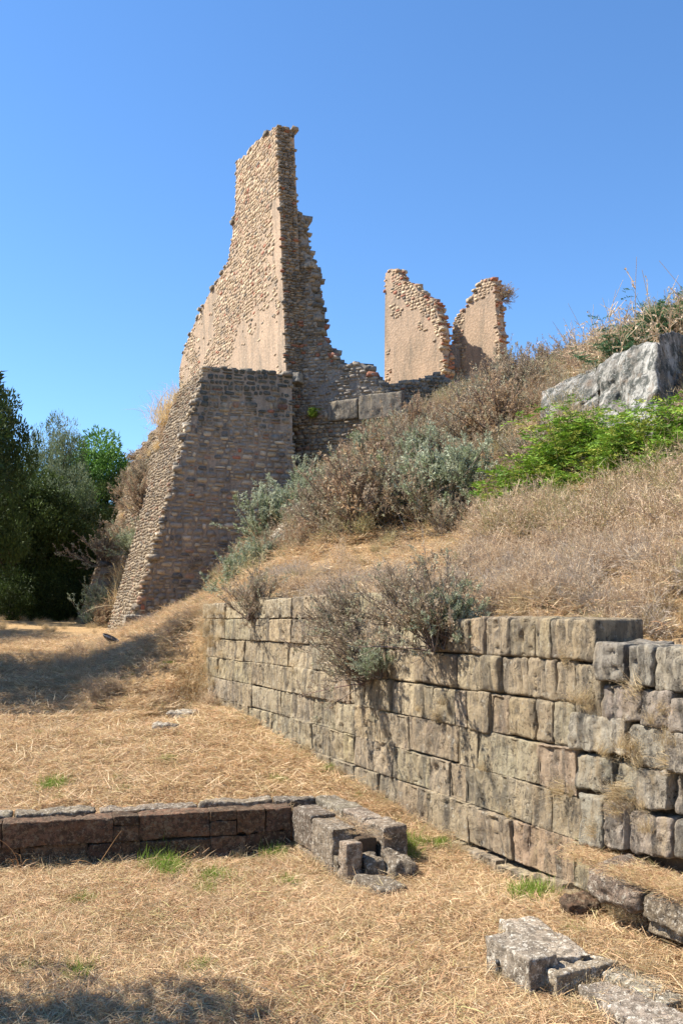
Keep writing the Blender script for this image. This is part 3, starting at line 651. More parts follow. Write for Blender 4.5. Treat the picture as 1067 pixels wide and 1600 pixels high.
E_ = -WN                                            # to the right and back
def straight(O, ud, nh, lean=None):
    """surface of a wall through O: u along ud, d out along nh; lean (vector per metre of height above O)"""
    lean = np.zeros(3) if lean is None else lean; O = np.array(O, float)
    def fn(u, z, d):
        u, z, d = np.broadcast_arrays(*[np.asarray(v, float) for v in (u, z, d)])
        p = O + u[..., None] * ud + d[..., None] * nh + (z[..., None] - O[2]) * lean
        p[..., 2] = z; return p
    pn = np.cross(ud, np.array([0, 0, 1.0]) + lean); pn /= np.linalg.norm(pn)
    def inv(px, py):
        p = on_plane(px, py, O, pn); return (float(np.dot(p - O - (p[2] - O[2]) * lean, ud)), p[2])
    return fn, inv

# ---- buttress
BO = at(322, 760, 30.0); bfn, binv = straight(BO, E_, -WD)
bl, tl, tr = binv(205, 990), binv(322, 573), binv(456, 584); br_ = binv(462, 760)
bt_ = (tl[0] - bl[0]) / (tl[1] - bl[1])             # batter per metre of height
btop = (tl[1] + tr[1]) / 2
tr = (tr[0], btop); tl = (tl[0], btop)
but = empty('stone_buttress', bfn(bl[0] + 1, 2.0, -1.0)); tag(but, 'tall sloping buttress of dark mixed rubble below the tallest ruin', 'buttress'); bo = np.array(but.location)
zb0 = 1.2
L0 = (bl[0] - bt_ * (bl[1] - zb0), zb0)
fpoly = np.array([L0, (br_[0], zb0), (br_[0] - .02, 6), tr, tl])
def side_fn(u, z, d):                                # sunlit battered flank: u runs back along the wall
    u, z, d = np.broadcast_arrays(*[np.asarray(v, float) for v in (u, z, d)])
    e0 = tl[0] + (z - tl[1]) * bt_
    nn = -E_ * 0.95 + np.array([0, 0, 0.31])
    p = BO + (e0 + d * 0)[..., None] * E_ + u[..., None] * WD; p[..., 2] = z
    return p + d[..., None] * nn
UB = 4.3
# core solid of the buttress
def solid(name, pts_front, u0, u1, mat, parent, origin):
    V = [np.array([*(BO + E_ * e + WD * u0)[:2], z]) - origin for e, z in pts_front] + [np.array([*(BO + E_ * e + WD * u1)[:2], z]) - origin for e, z in pts_front]; n = len(pts_front)
    me = bpy.data.meshes.new(name); me.from_pydata([tuple(v) for v in V], [], [list(range(n)), list(range(n, 2 * n))[::-1]] + [[i, i + n, (i + 1) % n + n, (i + 1) % n] for i in range(n)]); me.materials.append(mat)
    import bmesh; bm = bmesh.new(); bm.from_mesh(me); bmesh.ops.recalc_face_normals(bm, faces=bm.faces); bm.to_mesh(me); bm.free()
    return obj(name, me, parent)
solid('core', [(L0[0] + .01, zb0), (br_[0], zb0), (tr[0], tr[1] - .02), (tl[0] + .01, tl[1] - .02)], 0.0, UB, M_MORT_GREY, but, bo)
Rb = pack(fpoly, (.12, .23), (.15, .44), .16, 1)
Rb = Rb[rng.random(len(Rb)) > .04]
add_stones(but, bo, Rb, bfn, 300, mat=M_RUBB, proud=.045, gap=.016, palette='buttress')
spoly = np.array([(0, zb0), (UB, zb0), (UB, tl[1]), (0, tl[1])])
Rs = pack(spoly, (.08, .15), (.10, .28), .08, 2)
add_stones(but, bo, Rs, side_fn, 0, flip=True, proud=.035, gap=.016, palette='pale')
edge_rocks(but, bo, np.array([L0, tl]), bfn, .35, WD, palette='buttress', closed=False, step=.14, size=(.06, .12))
edge_rocks(but, bo, np.array([tl, tr]), bfn, 1.0, WD, palette='grey', closed=False, step=.2, size=(.07, .13))
# ---- curtain wall behind it, set back, running away
cur = empty('curtain_wall', side_fn(8.0, 2.0, -1.5)); tag(cur, 'sloping sunlit castle wall overgrown with dry plants behind the tall buttress', 'wall'); co = np.array(cur.location)
SET = 0.55
def cur_fn(u, z, d): return side_fn(u, z, np.asarray(d) - SET)
cpoly = [(UB - .3, 1.2), (13.6, 1.2), (13.6, 10.2), (13.1, 10.35), (13.0, 9.9), (12.4, 9.9), (12.3, 10.45), (11.8, 10.4), (11.7, 10.0), (11.2, 10.0), (11.1, 10.6), (9, 10.6), (7.5, 10.75), (6, 10.6), (UB - .3, 10.7)]
cj = jag(cpoly, .3, .04, 3); core('core', cj, cur_fn, 1.8, M_MORT_GREY, cur, co)
add_stones(cur, co, pack(cj, (.12, .2), (.16, .4), .05, 4), cur_fn, 120, flip=True, proud=.07, palette='pale')
edge_rocks(cur, co, cj[len(cj) // 8:], cur_fn, 1.0, WD, palette='pale', step=.22, skip=lambda a, b: a[1] < 2 or b[1] < 2, size=(.07, .14))
stub = empty('buttress_stub', side_fn(10.2, 2.0, -.5)); tag(stub, 'low broken buttress far left at the foot of the castle wall beside the dark trees', 'buttress'); sbo = np.array(stub.location)
sj = jag([(9.6, 1.2), (11.3, 1.2), (11.3, 4.5), (10.5, 4.75), (9.6, 4.6)], .3, .05)
core('core', sj, lambda u, z, d: side_fn(u, z, np.asarray(d) + .05), 1.2, M_MORT_GREY, stub, sbo)
add_stones(stub, sbo, pack(sj, (.11, .2), (.15, .35), .05, 4), lambda u, z, d: side_fn(u, z, np.asarray(d) + .05), 60, flip=True, proud=.06, palette='pale')
edge_rocks(stub, sbo, sj, lambda u, z, d: side_fn(u, z, np.asarray(d) + .05), 1.2, WD, palette='grey', step=.22, skip=lambda a, b: a[1] < 1.6 and b[1] < 1.6, size=(.07, .14))

# ---- the tall ruin
TO = at(440, 400, 32.2)
_, einv = straight(TO, E_, -WD); ea, eb = einv(432, 197), einv(447, 582); lean = E_ * (ea[0] - eb[0]) / (ea[1] - eb[1])
TO = TO - lean * 0
tfn, tinv = straight(TO, WD, WN, lean)
tow = empty('ruined_tower_wall', TO * np.array([1, 1, 0]) + WD * 2 + np.array([0, 0, 9.3])); tag(tow, 'tallest ruin, a narrow standing slice of rubble wall with peach plaster', 'ruin'); to = np.array(tow.location)
pp = [(447, 590), (443, 470), (436, 300), (432, 197), (418, 209), (405, 218), (394, 230), (384, 243), (370, 254), (369, 290), (368, 325), (363, 370), (357, 408), (345, 430), (333, 449), (322, 470), (308, 497), (298, 520), (288, 545), (281, 575), (280, 625)]
tp = [tinv(*q) for q in pp]; tp = [(0.0 if i < 4 else a, b) for i, (a, b) in enumerate(tp)]; tp[0] = (0.0, 9.2); tp[-1] = (tp[-2][0], 9.2)
tj = jag(tp, .25, .03, 5, flat={0, 1, 2}); core('core', tj, tfn, .68, M_MORT_PEACH, tow, to)
Rt = pack(tj, (.08, .18), (.12, .42), .14, 6); cu_ = Rt[:, :2].mean(1); cz_ = Rt[:, 2:].mean(1)
pm = fbm(np.stack([cu_ * .55, cz_ * .32, 0 * cu_], -1), 21, 3)
pm = pm + rng.normal(0, .22, len(pm))                       # plaster comes away ragged
keep = (rng.random(len(pm)) > .08) & (pm > -.02) & (cu_ > .75 + .35 * vn(np.stack([cu_ * 0, cz_ * .8, 0 * cu_], -1))) | (cz_ > 17.6 + .3 * pm) | ((cz_ < 11.3) & (pm > -.4) & (cu_ > .3))
add_stones(tow, to, Rt[keep], tfn, 230, flip=True, proud=.022, gap=.009, palette='peach')
edge_rocks(tow, to, tj, tfn, .66, E_, palette='grey', step=.13, skip=lambda a, b: (a[1] < 9.5 and b[1] < 9.5) or (abs(a[0]) < .02 and abs(b[0]) < .02), size=(.04, .10))
# end face seen from the camera: u from edge along E_
efn, _ = straight(TO, E_, -WD, lean)
ep = np.array([(0.0, 9.2), (0.66, 9.2), (0.66, tp[3][1]), (0.0, tp[3][1])])
add_stones(tow, to, pack(ep, (.07, .14), (.10, .28), .04, 8), lambda u, z, d: efn(u, z, np.asarray(d) + .03), 70, name='broken_stone', proud=.07, gap=.006, palette='grey')
# cross wall stub stepping down to the right
CD = np.array([.94, -.34, 0]); CD /= np.linalg.norm(CD); CN = np.array([CD[1], -CD[0], 0])
CO = efn(0.35, 12, -.25); cfn, cinv = straight(CO, CD, CN)
cpx = [(452, 350), (466, 330), (470, 372), (473, 395), (480, 408), (489, 414), (490, 432), (487, 450), (489, 470), (498, 480), (496, 500), (498, 522), (510, 540), (519, 556), (531, 568), (548, 571), (568, 568), (578, 581), (590, 596), (600, 606), (606, 650), (450, 650)]
cj2 = jag([cinv(*q) for q in cpx], .25, .05, 7); core('core', cj2, cfn, .75, M_MORT_CROSS, tow, to)
Rc = pack(cj2, (.09, .17), (.12, .34), .06, 9); cu_ = Rc[:, :2].mean(1); cz_ = Rc[:, 2:].mean(1)
zc = cinv(500, 560)[1]
kp = (cz_ > zc - .2 + .6 * vn(np.stack([cu_, cz_, 0 * cu_], -1)))
add_stones(tow, to, Rc[kp], cfn, 0, proud=.07, gap=.008, palette='grey')
add_stones(tow, to, Rc[~kp & (rng.random(len(kp)) < .8)], cfn, 0, proud=.06, gap=.02, palette='rough')
edge_rocks(tow, to, cj2, cfn, .75, E_, palette='grey', step=.15, skip=lambda a, b: a[1] < 9 and b[1] < 9, size=(.06, .14))
def cblock(name, px0, py0, px1, py1, d0, d1, parent, origin, inv, fn, mat, tn=(1, 1, 1), R=.04):
    (ua, za), (ub, zb) = inv(px0, py0), inv(px1, py1)
    P = lambda u, z, d: fn(np.array(u), np.array(z), np.array(d))
    c8 = [P(ua, zb, d1), P(ub, zb, d1), P(ub, zb, d0), P(ua, zb, d0), P(ua, za, d1), P(ub, za, d1), P(ub, za, d0), P(ua, za, d0)]
    V, q = hexblock(c8, (.06, .1, .06), R, d_rock(.025, 4), rng.uniform(0, 50)); obj(name, mesh(name, V - origin, [q], mat, np.tile(np.array(tn), (len(V), 1)), True), parent)
cblock('corbel', 457, 588, 476, 601, 0, .5, tow, to, cinv, cfn, M_ASHG)
cblock('quoin', 447, 548, 466, 587, 0, .06, tow, to, cinv, cfn, M_ASH, (1.2, 1.2, 1.1))
cblock('projecting_stone', 478, 412, 492, 420, -.3, .2, tow, to, cinv, cfn, M_ASHG)
# ---- retaining wall below the cross wall
RDd = np.array([.90, -.43, 0]); RDd /= np.linalg.norm(RDd); RNn = np.array([RDd[1], -RDd[0], 0])
RO = at(500, 680, 32.3); rfn, rinv = straight(RO, RDd, RNn)
ret = empty('retaining_wall', rfn(0, 7.0, -.5)); tag(ret, 'short retaining wall with two large blocks over small rubble right of the buttress', 'wall'); ro = np.array(ret.location)
rj = jag([rinv(*q) for q in ((440, 642), (470, 636), (512, 632), (560, 633), (600, 627), (632, 624), (640, 650), (645, 760), (440, 790))], .3, .05, 9)
core('core', rj, rfn, .9, M_MORT_CROSS, ret, ro)
Rr = pack(np.array([rinv(*q) for q in ((440, 645), (514, 645), (515, 656), (560, 656), (562, 652), (640, 650), (645, 760), (440, 790))]), (.09, .17), (.14, .36), .05, 10)
add_stones(ret, ro, Rr, rfn, 200, proud=.09, gap=.012, palette='pale')
cblock('large_block', 514, 629, 561, 655, -.1, .16, ret, ro, rinv, rfn, M_ASHG, (.62, .62, .6), .06)
cblock('large_block', 564, 620, 632, 652, -.1, .22, ret, ro, rinv, rfn, M_ASHG, (.55, .55, .55), .05)
edge_rocks(ret, ro, rj, rfn, .9, RDd, palette='grey', step=.22, skip=lambda a, b: a[1] < 8.5 or b[1] < 8.5, size=(.06, .15))

# ---- the two smaller ruins on the hilltop
th = math.radians(48); GD = np.array([-math.cos(th), math.sin(th), 0]); GN = np.array([-math.sin(th), -math.cos(th), 0])
def hill_ruin(name, label, px, O, thick, keepf, seed):
    fn, inv = straight(O, GD, GN); P = [inv(*q) for q in px]; um = max(p[0] for p in P) if 'left edge' in label else 0; zm = max(p[1] for p in P); j = jag(P, .22, .035, seed, flat={i for i in range(len(px)) if 'left edge' in label and i in (15, 16)})
    c = np.array(P); r = empty(name, fn(c[:, 0].mean(), 11.8, -.2)); tag(r, label, 'ruin', None); o = np.array(r.location)
    core('core', j, fn, thick, M_MORT_PEACH, r, o)
    R = pack(j, (.11, .19), (.15, .34), .06, seed); cu = R[:, :2].mean(1); cz = R[:, 2:].mean(1)
    add_stones(r, o, R[keepf(cu, cz, inv)], fn, 150, flip=True, proud=.025, gap=.009, palette='peach')
    edge_rocks(r, o, j, fn, thick, E_, palette='brick', step=.13, skip=lambda a, b: (a[1] < 12.4 and b[1] < 12.4) or (um > 2 and a[0] > um - .12 and b[0] > um - .12 and a[1] < zm - .4), size=(.05, .11))
    return fn, inv
o1 = at(692, 560, 40.5)
def k1(cu, cz, inv):
    n = fbm(np.stack([cu * .7, cz * .7, 0 * cu], -1), 31, 3); ztop = np.interp(cu, [inv(692, 500)[0], inv(650, 450)[0], inv(615, 425)[0]], [inv(690, 500)[1], inv(650, 450)[1], inv(615, 430)[1]])
    return (cz > ztop - 1.15 + .5 * n + rng.normal(0, .12, len(cz))) & (cu < inv(612, 450)[0]) | ((n > .55) & (cz < ztop - 1.4)) | (cu < .14) | ((abs(cz - inv(655, 535)[1]) < .12) & (n > 0))
hill_ruin('hilltop_ruin', 'plastered ruin wall on the hilltop with a flat left edge and pale bare stones above', [(691, 640), (693, 570), (691, 540), (690, 515), (686, 497), (681, 482), (677, 471), (668, 466), (660, 460), (650, 448), (641, 444), (630, 442), (627, 430), (621, 423), (612, 421), (602, 427), (601, 500), (600, 640)], o1, .5, k1, 11)
o2 = at(778, 560, 41.0)
def k2(cu, cz, inv):
    n = fbm(np.stack([cu * .8, cz * .8, 0 * cu + 7], -1), 33, 3); uL_ = inv(716, 520)[0]
    return (cz > inv(760, 462)[1] + .3 * n) | (cu > uL_ - .25 + .2 * n) | ((n > .5) & (cz > inv(760, 520)[1])) | (cu < .12)
hill_ruin('hilltop_ruin', 'pointed plastered ruin wall on the hilltop with a brick edge down its right side', [(780, 640), (781, 560), (779, 520), (775, 490), (773, 465), (772, 448), (770, 436), (757, 436), (746, 443), (740, 455), (734, 467), (729, 480), (720, 488), (711, 498), (707, 515), (709, 535), (714, 560), (716, 590), (722, 640)], o2, .55, k2, 12)
fnA, invA = straight(at(702, 570, 42.4), CD, CN)
arc = empty('broken_vault', fnA(0, 10.5, -.2)); tag(arc, 'small rounded wall fragment in shade between the two hilltop ruins', 'ruin'); ao = np.array(arc.location)
aj = jag([invA(*q) for q in ((684, 640), (686, 556), (692, 544), (700, 538), (708, 538), (716, 546), (722, 640))], .2, .02); core('core', aj, fnA, .4, M_MORT_CROSS, arc, ao)
add_stones(arc, ao, pack(np.array([invA(*q) for q in ((684, 620), (686, 572), (720, 572), (722, 620))]), (.08, .14), (.1, .25), .03, 3), fnA, 60, proud=.05, palette='brick')
fnB, invB = straight(at(650, 620, 32.0), np.array([.96, .28, 0]), np.array([.28, -.96, 0]))
bas = empty('rubble_base', fnB(0, 10.0, -.4)); tag(bas, 'dark crumbling rubble base under the left hilltop ruin', 'ruin'); bso = np.array(bas.location)
bj = jag([invB(*q) for q in ((596, 650), (600, 606), (615, 600), (640, 598), (660, 592), (690, 585), (708, 592), (722, 602), (735, 650))], .25, .06); core('core', bj, fnB, 1.2, M_MORT_CROSS, bas, bso)
add_stones(bas, bso, pack(bj, (.09, .16), (.12, .3), .06, 5), fnB, 60, proud=.09, palette='grey')
edge_rocks(bas, bso, bj, fnB, 1.1, CD, palette='grey', step=.2, skip=lambda a, b: a[1] < 9.8 and b[1] < 9.8, size=(.06, .15))

# ---- limestone outcrop at the top right, and the small rocks on the slope
def rock_poly(name, label, front, depthv, res=.09, amp=.16, f=1.0, R=.25, mat=None, cat='rock', group=None):
    """front: four 3-D corners tl, tr, br, bl"""
    a, b, c_, d_ = [np.array(x) for x in front]; k = [d_, c_, c_ + depthv, d_ + depthv, a, b, b + depthv, a + depthv]
    ctr = np.mean(k, 0); ctr[2] = min(d_[2], c_[2])
    def dp(P, N, p, s): return amp * fbm(P * f + s, 1, 6, .58) + .30 * amp * fbm(P * np.array([6, 6, 3.0]) + s, 2, 5, .65) - .8 * amp * np.clip(1 - np.abs(fbm(P * np.array([.9, .9, .55]) + s, 9, 2)) * 9, 0, 1)
    V, q = hexblock(k, (res, res, res), R, dp, rng.uniform(0, 40))
    return tag(obj(name, mesh(name, V - ctr, [q], mat or M_LIME, np.ones((len(V), 3)), True), None, ctr), label, cat, group)
oc = [at(845, 612, 18.2), at(940, 566, 17.2), at(935, 742, 15.6), at(848, 700, 17.0)]
rock_poly('limestone_outcrop', 'left lower end of the grey limestone outcrop with white streaks', oc, np.array([.6, 2.6, .5]), 0.045, .10, R=.10)
oc = [at(930, 566, 16.9), at(1026, 528, 15.2), at(1026, 745, 14.2), at(925, 742, 15.4)]
rock_poly('limestone_outcrop', 'big pale limestone face with black lichen above the green shrubs at the right', oc, np.array([1.6, 2.6, .4]), 0.045, .10, R=.10)
oc = [at(1026, 532, 15.3), at(1130, 510, 17.8), at(1130, 720, 17.0), at(1026, 735, 14.5)]
rock_poly('limestone_outcrop', 'shaded dark side of the limestone outcrop at the right edge', oc, np.array([1.6, 2.0, .2]), 0.06, .12, R=.12)
rock_poly('limestone_rock', 'dark jagged rock on the slope right of the buttress', [at(445, 792, 24), at(482, 782, 23.8), at(486, 830, 23.4), at(440, 832, 23.6)], np.array([.1, 1.2, .3]), .05, .14, 2.2, .12)
rock_poly('limestone_rock', 'pale low rock below the dark jagged rock on the slope', [at(418, 838, 22), at(478, 826, 21.6), at(474, 860, 21.2), at(412, 868, 21.4)], np.array([.2, 1.1, .3]), .05, .12, 2.0, .12, mat=M_SLAB)
rock_poly('limestone_rock', 'small pale rock just right of the dark jagged rock', [at(492, 800, 23.4), at(520, 770, 24.2), at(524, 812, 23.4), at(494, 826, 23.0)], np.array([.2, 1.0, .3]), .05, .10, 2.4, .12, mat=M_SLAB)
rock_poly('limestone_rock', 'grey rock half hidden under the left end of the green shrubs', [at(795, 690, 18.4), at(850, 668, 18.0), at(845, 730, 17.4), at(790, 740, 17.6)], np.array([.3, 1.4, .3]), .06, .14, 1.6, .15)
def small_stone(label, px, py, Y, L_, W_, Hh, ang=0.2, mat=None, group=None, R=.05, amp=.04, f=5, name='loose_stone', sink=.03):
    p = at(px, 970, Y); z = float(H(p[0], p[1])[0]); c = np.array([p[0], p[1], z])
    a = np.array([math.cos(ang), math.sin(ang), 0]); b = np.array([-math.sin(ang), math.cos(ang), 0]); up = np.array([0, 0, Hh]); k = []
    for zz in (0, 1):
        for s1, s2 in ((-1, -1), (1, -1), (1, 1), (-1, 1)): k.append(c + a * s1 * L_ / 2 + b * s2 * W_ / 2 + up * zz - np.array([0, 0, sink]))
    V, q = hexblock(k, (.025,) * 3, R, d_rock(amp, f), rng.uniform(0, 50)); return tag(obj(name, mesh(name, V - c, [q], mat or M_SLAB, np.ones((len(V), 3)), True), None, c), label, 'stone', group)
small_stone('flat brown stone half sunk in straw near the far end of the terrace wall', 264, 1130, 15.0, .42, .28, .16, .15, M_SLABR if False else M_SLAB)
small_stone('fist sized white stone behind the flat brown stone', 266, 1120, 15.6, .12, .1, .1, .3, M_LIME)
small_stone('long grey stone in the dug hollow beside the far wall end', 290, 1085, 16.6, .5, .3, .2, -.3)
small_stone('grey stone in tree shadow left of the dug hollow', 196, 1078, 17.0, .3, .2, .12, .2)
small_stone('reddish broken stone at the foot of the ledge', 893, 1432, 7.15, .26, .18, .15, .25, M_SLABR)
small_stone('smaller reddish stone to the right of the reddish broken one', 925, 1424, 7.25, .17, .13, .16, .9, M_SLABR)
small_stone('flat grey stone flush with the straw in front of the broken wall end', 612, 1418, 7.5, .34, .16, .05, -.5)
small_stone('pale stone at the bottom left corner of the tall buttress', 218, 978, 29.2, .9, .6, .5, .3, M_SLAB)

# ---- small black ground spotlight
p = at(174, 970, 24.5); zz = float(H(p[0], p[1])[0]) ; spot = empty('ground_spotlight', (p[0], p[1], zz)); tag(spot, 'small black spotlight tilted on a short post in the straw near the buttress', 'lamp')
def lathe(prof, n=20):
    V = [(r * math.cos(2 * math.pi * j / n), r * math.sin(2 * math.pi * j / n), z) for r, z in prof for j in range(n)]
    F = [(k * n + j, k * n + (j + 1) % n, k * n + n + (j + 1) % n, k * n + n + j) for k in range(len(prof) - 1) for j in range(n)]; return np.array(V), np.array(F)
V, F = lathe([(.0, 0), (.09, 0), (.09, .02), (.03, .03), (.03, .16), (0, .17)]); obj('post', mesh('post', V, [F], M_BLACK, smooth=True), spot)
V, F = lathe([(0, -.08), (.10, -.07), (.16, -.02), (.2, .04), (.2, .06), (.17, .06), (.17, .045)]); h_ = obj('lamp_head', mesh('lamp_head', V, [F], M_BLACK, smooth=True), spot); h_.location = (0, 0, .24); h_.rotation_euler = (.15, .45, 0); h_.scale = (1.2, .8, .8)
V, F = lathe([(0, .046), (.17, .046), (.17, .044)]); g_ = obj('lens', mesh('lens', V, [F], M_GLASS), h_)
# ------------------------------------------------------------------ plants
def ribbons(P, W, side=None):
    """P (n,k,3) spines, W (n,k) widths -> flat ribbons"""
    n, k, _ = P.shape; T = np.gradient(P, axis=1); T /= np.maximum(np.linalg.norm(T, axis=-1, keepdims=True), 1e-9)
    s = rng.normal(size=(n, 1, 3)) if side is None else side
    s = np.cross(T, s); s /= np.maximum(np.linalg.norm(s, axis=-1, keepdims=True), 1e-9)
    A = P - s * W[..., None] / 2; B = P + s * W[..., None] / 2; V = np.stack([A, B], 2).reshape(-1, 3)
    base = (np.arange(n) * k * 2)[:, None] + np.arange(k - 1)[None] * 2; F = np.stack([base, base + 1, base + 3, base + 2], -1).reshape(-1, 4)
    return V, F
def tubes(P, Rr, m=3):
    n, k, _ = P.shape; T = np.gradient(P, axis=1); T /= np.maximum(np.linalg.norm(T, axis=-1, keepdims=True), 1e-9)
    a = np.cross(T, np.array([.3, .5, .81])); a /= np.maximum(np.linalg.norm(a, axis=-1, keepdims=True), 1e-9); b = np.cross(T, a)
    th_ = np.arange(m) * 2 * math.pi / m
    V = P[:, :, None] + Rr[..., None, None] * (a[:, :, None] * np.cos(th_)[:, None] + b[:, :, None] * np.sin(th_)[:, None])
    i0 = np.arange(n * k).reshape(n, k)[:, :-1, None] * m + np.arange(m); i1 = np.arange(n * k).reshape(n, k)[:, :-1, None] * m + (np.arange(m) + 1) % m
    F = np.stack([i0, i1, i1 + m, i0 + m], -1).reshape(-1, 4); return V.reshape(-1, 3), F
def leaves(C, D, L, W, droop=0.0):
    """diamond leaves: centres C, directions D"""
    n = len(C); D = D / np.maximum(np.linalg.norm(D, axis=1, keepdims=True), 1e-9); s = np.cross(D, rng.normal(size=(n, 3))); s /= np.maximum(np.linalg.norm(s, axis=1, keepdims=True), 1e-9)
    L = np.broadcast_to(L, n)[:, None]; W = np.broadcast_to(W, n)[:, None]
    V = np.stack([C, C + D * L * .45 + s * W / 2, C + D * L, C + D * L * .45 - s * W / 2], 1).reshape(-1, 3); return V, np.arange(n * 4).reshape(n, 4)
def join(parts):
    Vs, Fs, Ts, o = [], [], [], 0
    for V, F, t in parts:
        Vs.append(V); Fs.append(F + o); Ts.append(np.broadcast_to(t, V.shape) if np.ndim(t) < 2 else t); o += len(V)
    return np.concatenate(Vs), [np.concatenate(Fs)], np.concatenate(Ts)
def unit(v): return v / np.maximum(np.linalg.norm(v, axis=-1, keepdims=True), 1e-9)
def cdir(n, spread, up=1.0):
    a = rng.uniform(0, 2 * math.pi, n); t = np.abs(rng.normal(0, spread, n)).clip(0, 1.5); return np.stack([np.sin(t) * np.cos(a), np.sin(t) * np.sin(a), np.cos(t) * up], -1)
def spine(base, d, L, k=5, bend=.25, droop=0.0):
    n = len(base); t = np.linspace(0, 1, k)[None, :, None]; w = rng.normal(0, bend, (n, 1, 3))
    return base[:, None] + d[:, None] * L[:, None, None] * t + w * L[:, None, None] * t * t + np.array([0, 0, -1.0]) * droop * L[:, None, None] * t ** 2.5
def var(col, n, rep, s=.15):
    c = np.array(col)[None] * rng.uniform(1 - s, 1 + s, (n, 1)) * (1 + rng.normal(0, .05, (n, 3))); return np.repeat(np.clip(c, 0, 1), rep, 0)
def shrub(kind):
    """radius about 0.5, height about 0.6-0.8 -> (branch mesh data, foliage mesh data)"""
    if kind == 'silver':   nst, spread, leafc, n_leaf, stemc, ll, lw = 46, .62, [(.40, .43, .30), (.33, .37, .25), (.26, .30, .17)], 9500, (.20, .155, .12), .046, .013
    elif kind == 'brown':  nst, spread, leafc, n_leaf, stemc, ll, lw = 62, .66, [(.40, .28, .18), (.31, .22, .15), (.37, .34, .23), (.46, .33, .20)], 9000, (.20, .145, .11), .042, .012
    elif kind == 'grey':   nst, spread, leafc, n_leaf, stemc, ll, lw = 62, .68, [(.38, .31, .22), (.31, .245, .17), (.37, .36, .24), (.37, .28, .185)], 9000, (.22, .17, .13), .042, .012
    base = rng.normal(0, .07, (nst, 3)) * np.array([1, 1, .1]); d = cdir(nst, spread); L = rng.uniform(.42, .82, nst)
    S = spine(base, d, L, 6, .12); V1, F1 = tubes(S, np.linspace(.009, .003, 6)[None] * rng.uniform(.7, 1.2, (nst, 1)), 3)
    m = 7; par = np.repeat(np.arange(nst), m); tt = rng.uniform(.25, .95, len(par)); ii = (tt * 5).astype(int).clip(0, 4); fr = (tt * 5 - ii)[:, None]
    b0 = S[par, ii] * (1 - fr) + S[par, ii + 1] * fr; dd = unit(unit(S[par, ii + 1] - S[par, ii]) + rng.normal(0, .45, (len(par), 3)) + np.array([0, 0, .35])); L2 = rng.uniform(.1, .26, len(par))
    S2 = spine(b0, dd, L2, 4, .12); V2, F2 = tubes(S2, np.linspace(.0035, .0015, 4)[None] * np.ones((len(par), 1)), 3)
    br = join([(V1, F1, var(stemc, nst, 18)), (V2, F2, var(tuple(x * 1.25 for x in stemc), len(par), 12))])
    w = rng.integers(0, len(par), n_leaf); t = rng.beta(2.2, 1.1, n_leaf); jj = (t * 3).astype(int).clip(0, 2); fr = (t * 3 - jj)[:, None]
    c = S2[w, jj] * (1 - fr) + S2[w, jj + 1] * fr + rng.normal(0, .006, (n_leaf, 3)); ax = unit(dd[w] + rng.normal(0, .75, (n_leaf, 3)))
    V3, F3 = leaves(c, ax, rng.uniform(.5, 1.2, n_leaf) * ll, rng.uniform(.7, 1.3, n_leaf) * lw)
    cc = np.array(leafc)[rng.integers(0, len(leafc), len(par))][w]; cc = cc * rng.uniform(.85, 1.15, (n_leaf, 1)); fo = (V3, [F3], np.repeat(cc, 4, 0))
    return br, fo
def grass_tuft(cols, n=140, L=(.25, .6), spread=.35, W=(.003, .006), rad=.08, droop=.25, bend=.12, seeds=False):
    b = rng.normal(0, rad, (n, 3)) * np.array([1, 1, 0]); S = spine(b, cdir(n, spread), rng.uniform(*L, n), 5, bend, droop)
    V, F = ribbons(S, rng.uniform(*W, (n, 1)) * np.array([1, 1, .85, .6, .1])[None]); parts = [(V, F, np.repeat(np.array(cols)[rng.integers(0, len(cols), n)] * rng.uniform(.8, 1.2, (n, 1)), 10, 0))]
    if seeds:
        k = n * 3; w = rng.integers(0, n, k); t = rng.uniform(.6, 1, k); c = S[w, -2] * (1 - t[:, None]) + S[w, -1] * t[:, None]; V2, F2 = leaves(c, unit(rng.normal(size=(k, 3)) + [0, 0, .6]), rng.uniform(.012, .03, k), rng.uniform(.005, .011, k))
        parts.append((V2, F2, np.repeat(np.array([.56, .46, .31]) * rng.uniform(.6, 1.15, (k, 1)), 4, 0)))
    return join(parts)
def straw_mat(n=120, R_=.22, cols=None, L=(.03, .13), W=(.0020, .0042), lift=.26):
    cols = cols or [(.62, .46, .27), (.56, .39, .22), (.47, .31, .175), (.74, .59, .38), (.30, .19, .11), (.56, .46, .24), (.66, .42, .25)]
    b = np.stack([rng.uniform(-R_, R_, n), rng.uniform(-R_, R_, n), rng.uniform(0, .035, n)], -1); a = rng.uniform(0, 2 * math.pi, n); e = np.abs(rng.normal(0, lift, n)); d = np.stack([np.cos(a) * np.cos(e), np.sin(a) * np.cos(e), np.sin(e)], -1)
    S = spine(b, d, rng.uniform(*L, n), 4, .10, .08); S[..., 2] = np.maximum(S[..., 2], 0.002); V, F = ribbons(S, rng.uniform(*W, (n, 1)) * np.array([.8, 1, .9, .3])[None], side=np.array([0, 0, 1.0]) + rng.normal(0, .5, (n, 1, 3)))
    return join([(V, F, np.repeat(np.array(cols)[rng.integers(0, len(cols), n)] * rng.uniform(.75, 1.2, (n, 1)), 8, 0))])
